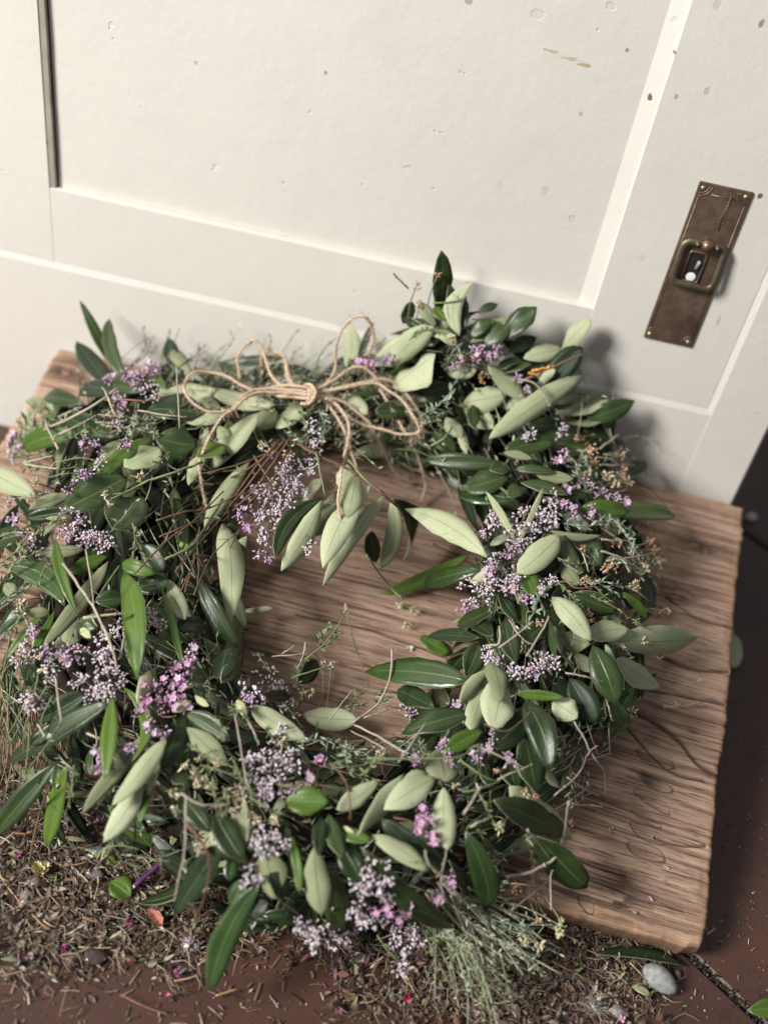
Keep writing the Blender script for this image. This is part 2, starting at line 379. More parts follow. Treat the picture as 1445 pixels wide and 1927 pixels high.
bx('stile', -0.62, DX0, 0.0, 0.022, LZ-0.0004, TOPZ, pf, 0.0006)
bx('stile', DX1, LX+0.0004, 0.0, 0.022, LZ-0.0004, TOPZ, pf, 0.0005)
bx('rail', DX0-0.0006, DX1+0.0006, 0.0002, 0.022, LZ-0.0004, DZ0, pf, 0.0004)
def chamfer_frame():
    # surrounding frame, 5 mm proud, its edge towards the door cut to a slope
    py, cw = -0.0010, 0.0038
    a = MB(); x0, x1 = -0.62, LX+0.0040
    prof_ = [(0.022, LZ), (0.0005, LZ), (py+0.0004, LZ-cw), (py, LZ-cw-0.001), (py, 0.0), (0.022, 0.0)]
    n = 60; ring_ = []
    for i in range(n+1):
        x = x0+(x1+0.0-x0)*i/n; w_ = 0.0006*(fbm(np.array([x*25.0]), np.array([2.0]))[0]-.5)*2
        ring_.append([(x, yy, zz+(w_ if 0 < k < 4 else 0)) for k, (yy, zz) in enumerate(prof_)])
    vs = [p for r_ in ring_ for p in r_]; k6 = len(prof_)
    fs = [(i*k6+k, (i+1)*k6+k, (i+1)*k6+(k+1) % k6, i*k6+(k+1) % k6) for i in range(n) for k in range(k6)]
    fs = [f[::-1] for f in fs]
    a.add(vs, fs, (1, 1, 1)); a.obj('plinth_board', pf, cup, smooth_=False, attr=False)
    a = MB(); prof_ = [(0.022, LX), (0.0005, LX), (py+0.0002, LX+cw), (py-0.0002, LX+cw+0.001), (py-0.0002, EX-0.002), (py+0.002, EX), (0.022, EX)]; ring_ = []
    for i in range(n+1):
        z = 0.0+TOPZ*i/n; w_ = 0.0006*(fbm(np.array([z*25.0]), np.array([9.0]))[0]-.5)*2
        ring_.append([(xx+(w_ if 0 < k < 4 else 0), yy, z) for k, (yy, xx) in enumerate(prof_)])
    vs = [p for r_ in ring_ for p in r_]; k6 = len(prof_)
    fs = [(i*k6+k, (i+1)*k6+k, (i+1)*k6+(k+1) % k6, i*k6+(k+1) % k6) for i in range(n) for k in range(k6)]+[tuple(n*k6+k for k in range(k6))[::-1]]
    a.add(vs, fs, (1, 1, 1)); a.obj('frame_stile', pf, cup, smooth_=False, attr=False)
chamfer_frame()
bx('carcass', -0.62, EX-0.001, 0.0225, 0.34, 0.0, TOPZ, pf, 0)
# keyhole plate
def bronze(name, c1, c2, rough):
    m, t, b = mat(name, rough, 0.5); o = ocoord(t); b.inputs['Metallic'].default_value = 0.75
    n1 = noise(t, o, 130, 5, 0.65); n2 = noise(t, o, 40, 3)
    c = mix(t, smooth(t, n1, 0.3, 0.7), c1, c2); c = mix(t, mth(t, 'MULTIPLY', smooth(t, n2, 0.45, 0.7), 0.55), c, (0.085, 0.055, 0.046))
    st = noise(t, o, 200, 2, 0.5, (5, 1, 0.25)); c = mix(t, mth(t, 'MULTIPLY', smooth(t, st, 0.6, 0.8), 0.3), c, (0.30, 0.25, 0.19))
    L(t, c, b.inputs['Base Color']); bump(t, b, n1, 0.3, 0.0004); return m
mbz = bronze('aged_brass_plate', (0.205, 0.140, 0.105), (0.310, 0.225, 0.170), 0.46); mrg = bronze('aged_brass_ring', (0.125, 0.100, 0.066), (0.20, 0.165, 0.11), 0.5)
mpin = bronze('brass_pin', (0.45, 0.38, 0.22), (0.6, 0.52, 0.32), 0.35); mblk = simple('keyhole_black', (0.006, 0.006, 0.006), (0.012, 0.011, 0.01), 300, 0.9)
PX0, PX1, PZ0, PZ1 = 0.1130, 0.1450, 0.2006, 0.3090
q = MB(); boxmesh(q, PX0, PX1, -0.0016, -0.00005, PZ0, PZ1); plate = q.obj('keyhole_plate', mbz, cup, smooth_=False, attr=False); bevel(plate, 0.0007, 2)
def sub(mbq, name, m, sm=True): return mbq.obj(name, m, plate, smooth_=sm, attr=False)
def dome(x, y, z, r, hh, n=10):
    vs = []; fs = []
    for k, (rr, dd) in enumerate(((1, 0), (.8, .55), (.45, .88))):
        for i in range(n): a = 2*math.pi*i/n; vs.append((x+r*rr*math.cos(a), y-hh*dd, z+r*rr*math.sin(a)))
    vs.append((x, y-hh, z))
    for k in range(2):
        for i in range(n): fs.append((k*n+i, k*n+(i+1) % n, (k+1)*n+(i+1) % n, (k+1)*n+i))
    for i in range(n): fs.append((2*n+i, 2*n+(i+1) % n, 3*n))
    return vs, fs
for (x, z) in ((PX0+.0032, PZ1-.0036), (PX1-.0034, PZ1-.0036), (PX0+.0032, PZ0+.0036), (PX1-.0034, PZ0+.0036)):
    q = MB(); q.add(*dome(x, -.0015, z, .0016, .0010), (1, 1, 1)); sub(q, 'pin', mpin)
for (sx, sz, cx_, cz_) in ((1, -1, PX0, PZ1), (-1, -1, PX1, PZ1), (1, 1, PX0, PZ0), (-1, 1, PX1, PZ0)):
    q = MB()
    for rr in (.0058, .0073):
        q.tube([(cx_+sx*(.0012+rr*math.cos(a)), -.0017, cz_+sz*(.0012+rr*math.sin(a))) for a in np.linspace(0.1, math.pi/2-.1, 8)], .00035, (1, 1, 1), 5)
    sub(q, 'corner_ornament', mbz)
for (z0, z1) in ((0.2855, 0.2965),):
    q = MB(); zc = 0.286
    for k in range(9):
        zz = zc+k*0.0018; wv = 0.0018*(1-k/10); xo = 0.1335
        for sg in (-1, 1): q.tube([(xo, -.0016, zz), (xo+sg*wv*.6, -.0019, zz+.0009), (xo+sg*wv, -.0017, zz+.0016)], .00035, (1, 1, 1), 4)
    q.tube([(0.1335, -.0016, zc-.004), (0.1335, -.0018, zc+.018)], .0004, (1, 1, 1), 5)
    sub(q, 'engraved_spray', mrg)
q = MB()
for z in (PZ1-.0065,): q.tube([(PX0+.009, -.0016, z), (PX1-.009, -.0016, z)], .0004, (1, 1, 1), 5)
for x in (PX0+.0022, PX1-.0022): q.tube([(x, -.0016, PZ0+.009), (x, -.0016, PZ1-.009)], .0003, (1, 1, 1), 5)
sub(q, 'border_line', mbz)
# key escutcheon: raised rim, flat black for the dark slot, white disc for light through it
kx, kz0, kz1 = 0.1275, 0.2475, 0.2650
def rrect(xc, zc, hw, hh, r, n=5):
    out = []
    for (sx, sz, a0) in ((1, 1, 0), (-1, 1, 90), (-1, -1, 180), (1, -1, 270)):
        for i in range(n+1):
            a = math.radians(a0+90*i/n); out.append((xc+sx*(hw-r)+r*math.cos(a), zc+sz*(hh-r)+r*math.sin(a)))
    return out
def ringtube(q, loop, y, ry, rw, sides=8):
    n = len(loop); vs = []; fs = []
    for i in range(n):
        d = unit(np.array(loop[(i+1) % n])-np.array(loop[i-1])); nn = np.array([d[1], -d[0]])
        for k in range(sides):
            a = 2*math.pi*k/sides; vs.append((loop[i][0]+nn[0]*rw*math.cos(a), y+ry*math.sin(a), loop[i][1]+nn[1]*rw*math.cos(a)))
    for i in range(n):
        for k in range(sides): fs.append((i*sides+k, i*sides+(k+1) % sides, ((i+1) % n)*sides+(k+1) % sides, ((i+1) % n)*sides+k))
    q.add(vs, fs, (1, 1, 1))
q = MB(); ringtube(q, rrect(kx, 0.2562, .0052, .0100, .0015), -.0018, .0012, .0009); sub(q, 'keyhole_rim', mbz)
q = MB(); lp = rrect(kx, 0.2562, .0045, .0092, .001); q.add([(x, -.0021, z) for x, z in lp], [tuple(range(len(lp)))], (1, 1, 1)); sub(q, 'keyhole', mblk, False)
q = MB(); q.add(*dome(kx+.0002, -.0021, 0.2494, .0030, .0002, 16), (1, 1, 1)); sub(q, 'keyhole_light_disc', simple('white_keyhole_light', (0.86, 0.86, 0.86), (0.9, 0.9, 0.9), 50, 0.3))  # white disc in place of the light seen through the keyhole
q = MB(); q.tube([(kx+.0016, -.0023, .2555), (kx+.0022, -.0030, .2610)], .0013, (1, 1, 1), 6); sub(q, 'key_bit', simple('grey_steel', (0.2, 0.21, 0.22), (0.34, 0.35, 0.36), 200, 0.4))
# drop ring hanging from a stud
q = MB(); lp = rrect(0.1292, 0.2592, .0128, .0135, .0045, 7)
tilt = [(x, z) for x, z in lp]; ringtube(q, tilt, 0, .0015, .0023, 10)
q.v = [(x, y-.0040-(0.2728-z)*0.08, z) for (x, y, z) in q.v]; sub(q, 'drop_ring', mrg)
q = MB(); q.tube([(0.1300, -.0012, .2728), (0.1300, -.0060, .2728)], .0030, (1, 1, 1), 10); q.add(*dome(0.1300, -.0060, 0.2728, .0040, .0034, 14), (1, 1, 1))
sub(q, 'stud', bronze('copper_stud', (0.22, 0.115, 0.08), (0.33, 0.19, 0.135), 0.4))
for xx in (.1240, .1360):
    q = MB(); q.add(*dome(xx, -.0060, .2732, .0016, .0026, 10), (1, 1, 1)); sub(q, 'ring_knuckle', mrg)

# ================================================================== THE BOARD
def board():
    U0, U1 = -0.507, 0.0027
    nu, nv = 1000, 610
    us = np.linspace(U0, U1, nu); vs = np.linspace(0, BW, nv)
    U, V = np.meshgrid(us, vs, indexing='ij')
    warp = 0.008*(fbm(U*7+1, V*6, 3)-.5)+0.0011*(fbm(U*30, V*26+4, 3)-.5)
    Vw = V+warp+0.05*(U+0.25)**2
    g = fbm(U*9, Vw*420, 3)*0.50+fbm(U*30+9, Vw*900, 3)*0.45+fbm(U*4, Vw*60+3, 3)*0.28
    g = (g-g.mean())/g.std()
    fine = fbm(U*60, Vw*1400+2, 2)-.5
    patch = fbm(U*12+40, V*14, 4)
    H = 0.00007*np.clip(g, -2.5, 1.6)+0.00035*fine
    D = 0.5*np.clip((-g-0.95)/0.9, 0, 1)*np.clip((patch-.30)*3.2, 0.30, 1)       # dark late wood in the valleys
    def uv(x, y): p = on_board(x, y)-P1; return np.array([p@BU, p@BV])
    # cracks
    for pts, w in (([(1130, 1312), (1214, 1350), (1275, 1390), (1318, 1440), (1380, 1470)], .0019), ([(1180, 1290), (1290, 1310), (1365, 1325)], .0007), ([(820, 1015), (905, 1060), (980, 1100)], .0007),
                   ([(1230, 1575), (1280, 1590), (1332, 1592)], .0008), ([(1060, 1600), (1130, 1635), (1180, 1650)], .0005), ([(1090, 1645), (1200, 1690), (1290, 1715)], .0005),
                   ([(1250, 1120), (1320, 1165), (1390, 1180)], .0008), ([(1240, 1235), (1310, 1260), (1370, 1262)], .0009), ([(560, 1150), (700, 1180), (860, 1240)], .0006), ([(1180, 1370), (1260, 1450), (1330, 1470)], .0006), ([(640, 1240), (760, 1262), (840, 1300)], .0006)):
        Q = np.array(spline([uv(*p) for p in pts], 40)); o = np.argsort(Q[:, 0]); cv = np.interp(us, Q[o, 0], Q[o, 1])
        inside = ((us > Q[:, 0].min()) & (us < Q[:, 0].max())).astype(float)
        wob = 0.0012*(fbm(us*90, us*0+w*9e3, 3)-.5)
        d = np.abs(V-(cv+wob)[:, None])/(w*(0.5+fbm(us*60, us*0+3, 2)))[:, None]
        k = np.exp(-d*d)*inside[:, None]; H -= 0.0016*k; D = np.maximum(D, k)
    # six finger-shaped gouges near the right end
    for (x, y, ax, ay, wd, dk) in ((1234, 1428, 33, 17, 10, .4), (1233, 1471, 33, 18, 9, .9), (1229, 1508, 32, 24, 9, .35), (1217, 1538, 27, 17, 8, .5), (1221, 1568, 33, 20, 10, .3), (1216, 1602, 34, 20, 12, .3), (1105, 1700, 14, 14, 10, .3)):
        c = uv(x, y); a = uv(x+ax, y+ay)-c; la = np.linalg.norm(a); a /= la; b = np.array([-a[1], a[0]]); lb = wd*pxm(on_board(x, y))*1.25
        uu = ((U-c[0])*a[0]+(V-c[1])*a[1])/la; vv = ((U-c[0])*b[0]+(V-c[1])*b[1])/lb
        vv = vv+0.25*np.sin(uu*2.1+x)
        r = np.sqrt(uu*uu+vv*vv)*(1+0.25*(fbm(U*150+x, V*150, 2)-.5))
        rim = np.exp(-((r-1)/0.085)**2)*np.clip(0.25+1.1*fbm(U*120+y, V*120+x, 2)+0.3*np.where(vv < 0, 1, 0)-.2, 0, 1); ins = np.clip((1-r)*5, 0, 1)
        H -= 0.0009*rim+0.0006*ins; D = np.maximum(D, np.clip(rim*1.0, 0, 1)); D = np.maximum(D, ins*dk*np.clip(0.6-uu, 0, 1))
    # black knot marks
    for (x, y, s) in ((1165, 1700, 26), (135, 680, 24), (1320, 1030, 16), (1275, 1115, 20)):
        c = uv(x, y); s *= 0.0004; d = np.exp(-(((U-c[0])/(s*1.7))**2+((V-c[1])/s)**2))*np.clip((fbm(U*130, V*260, 3)-.42)*6, 0, 1); D = np.maximum(D, d); H -= .0005*d
    # worn edges
    e = np.minimum(np.minimum(U1-U, U-U0), np.minimum(V, BW-V))
    rag = 0.0028*(fbm(U*45, V*45, 3))
    ee = np.clip(e, 0, .006)/.006
    H -= 0.0016*(1-ee)**5+0.0012*np.clip(1-e/.007, 0, 1)*np.clip(fbm(U*70, V*70, 3)-.42, 0, 1)*4
    O = np.clip(1-e/0.012-0.9*(fbm(U*40+7, V*40, 3)-.3), 0, 1)                # bare orange wood along the edges
    # outline unevenness
    Us, Vs = U.copy(), V*(1-0.043*(U1-U)/(U1-U0))
    we = lambda q_, sc, k: 0.0045*(fbm(q_*sc, q_*0+k, 4)-.5)+0.0016*(fbm(q_*sc*9, q_*0+k, 3)-.5)
    Us += np.clip(1-(U1-U)/.02, 0, 1)*we(V, 28, 1.)*1.0; Us += np.clip(1-(U-U0)/.02, 0, 1)*we(V, 28, 5.)*2
    Vs += np.clip(1-V/.02, 0, 1)*we(U, 16, 2.)*.7+np.clip(1-(BW-V)/.02, 0, 1)*we(U, 16, 3.)*.8
    # rounded lower right corner
    cr = np.clip(1-np.hypot(U1-U, V)/.011, 0, 1); Us -= cr*.002; Vs += cr*.002
    Pq = P1+Us[..., None]*BU+Vs[..., None]*BV+H[..., None]*BN
    vt = Pq.reshape(-1, 3); nvv = nu*nv
    ids = np.arange(nvv).reshape(nu, nv)
    F = np.stack([ids[:-1, :-1], ids[1:, :-1], ids[1:, 1:], ids[:-1, 1:]], -1).reshape(-1, 4)
    bd = np.concatenate([ids[:, 0], ids[-1, 1:], ids[-2::-1, -1], ids[0, -2:0:-1]]); m = len(bd)
    TH = 0.0185; rings = []
    cen = vt.mean(0); allv = [vt]; prev = bd; base = nvv
    uu = (bd//nv)/nu*60+(bd % nv)/nv*40
    for k, (dep, ins) in enumerate(((.003, -.0006), (.008, -.0008), (.014, -.0004), (TH, .0010))):
        rgh = 0.0012*(fbm(uu*1.7+k*3, uu*0+k, 3)-.5)
        dirc = vt[bd]-cen; dirc -= np.outer(dirc@BN, BN); dirc /= np.linalg.norm(dirc, axis=1)[:, None]
        nr = vt[bd]-BN*dep+dirc*(-ins+rgh)[:, None]
        allv.append(nr); idn = np.arange(base, base+m); base += m
        rings.append(np.stack([prev, idn, np.roll(idn, -1), np.roll(prev, -1)], -1)); prev = idn
    allv = np.concatenate(allv); faces = np.concatenate([F]+[r_ for r_ in rings])
    me = bpy.data.meshes.new('wooden_board')
    me.vertices.add(len(allv)); me.vertices.foreach_set('co', allv.astype(np.float32).ravel())
    nf = len(faces); me.loops.add(nf*4+m); me.polygons.add(nf+1)
    me.loops.foreach_set('vertex_index', np.concatenate([faces.ravel(), prev[::-1]]).astype(np.int32))
    me.polygons.foreach_set('loop_start', np.concatenate([np.arange(nf)*4, [nf*4]]).astype(np.int32)); me.polygons.foreach_set('loop_total', np.concatenate([np.full(nf, 4), [m]]).astype(np.int32))
    me.update(calc_edges=True); me.validate()
    nbv = len(allv)-nvv
    for nm, arr, bv in (('dark', D, .35), ('bare', O, .9), ('grain', g, -.2)):
        at = me.attributes.new(nm, 'FLOAT', 'POINT'); at.data.foreach_set('value', np.concatenate([arr.ravel(), np.full(nbv, bv)]).astype(np.float32))
    gv = np.zeros((len(allv), 3), dtype=np.float32); gv[:nvv, 0] = U.ravel(); gv[:nvv, 1] = Vw.ravel(); gv[nvv:, 0] = (allv[nvv:]-P1)@BU; gv[nvv:, 1] = (allv[nvv:]-P1)@BV; gv[nvv:, 2] = (allv[nvv:]-P1)@BN
    at = me.attributes.new('flow', 'FLOAT_VECTOR', 'POINT'); at.data.foreach_set('vector', gv.ravel())
    me.polygons.foreach_set('use_smooth', [True]*len(me.polygons))
    mm, t, b = mat('weathered_wood', 0.75, 0.25); fl = N(t, 'ShaderNodeAttribute', attribute_name='flow').outputs['Vector']; o = ocoord(t)
    at = lambda n_: N(t, 'ShaderNodeAttribute', attribute_name=n_).outputs['Fac']
    n1 = noise(t, o, 14, 4, 0.6); n2 = noise(t, fl, 1, 6, 0.72, (38, 800, 800)); n4 = noise(t, fl, 1, 5, 0.75, (60, 2300, 2300)); n5 = noise(t, fl, 1, 4, 0.65, (7, 150, 150)); n3 = noise(t, o, 1500, 2)
    c = mix(t, smooth(t, at('grain'), -2.2, 1.5), (0.160, 0.092, 0.066), (0.450, 0.308, 0.226))
    c = mix(t, mth(t, 'MULTIPLY', smooth(t, n1, 0.42, 0.68), 0.5), c, (0.400, 0.270, 0.185))
    c = mix(t, mth(t, 'MULTIPLY', smooth(t, n1, 0.25, 0.42, 1, 0), 0.5), c, (0.185, 0.115, 0.085))
    c = mix(t, mth(t, 'MULTIPLY', smooth(t, n5, 0.46, 0.70), 0.42), c, (0.175, 0.100, 0.070))
    c = mix(t, mth(t, 'MULTIPLY', smooth(t, n4, 0.50, 0.62), 0.45), c, (0.19, 0.115, 0.083))
    c = mix(t, mth(t, 'MULTIPLY', smooth(t, n4, 0.30, 0.44, 1, 0), 0.35), c, (0.56, 0.42, 0.32))
    c = mix(t, mth(t, 'MULTIPLY', smooth(t, n2, 0.515, 0.61), 0.85), c, (0.070, 0.042, 0.032))
    c = mix(t, mth(t, 'MULTIPLY', at('bare'), 0.55), c, (0.400, 0.235, 0.130))
    c = mix(t, mth(t, 'MULTIPLY', at('dark'), 0.86), c, (0.042, 0.025, 0.019))
    L(t, c, b.inputs['Base Color']); bump(t, b, mth(t, 'ADD', mth(t, 'MULTIPLY', n2, -1.0), mth(t, 'MULTIPLY', n4, -.6)), 0.45, 0.0005)
    me.materials.append(mm)
    return link('wooden_board', me)
tag(board(), 'weathered brown wooden board leaning on the cupboard under the wreath', 'board')

# ================================================================== THE WREATH
wr = thing('wreath', 'round wreath of dark and sage leaves with lilac flowers and a twine bow', 'wreath')
wr.location = tuple(on_board(640, 1110)); bpy.context.view_layer.update()
def put(o):
    o.matrix_parent_inverse = wr.matrix_world.inverted(); return o

# --- vine base deep inside, coloured near black for the shade between leaves
mbv = MB()
for k in range(22):
    ph = rng.random()*6; s0 = -0.34+0.68*k/21; pts = []
    for i in range(73):
        a = i*5; s = s0+0.10*math.sin(math.radians(a)*3+ph)+0.06*math.sin(math.radians(a)*7+ph*2)
        x, y = ring_pt(a, s); pts.append(pt(x, y, 0.008+(0.010+0.016*(k%3)/2)*max(0, 1-s*s)+0.004*math.sin(math.radians(a)*5+ph), .012))
    mbv.tube(pts, 0.0042, (0, 0, 0), 6, cap=False)
put(mbv.obj('vine_base', M['vine'], wr, attr=False))

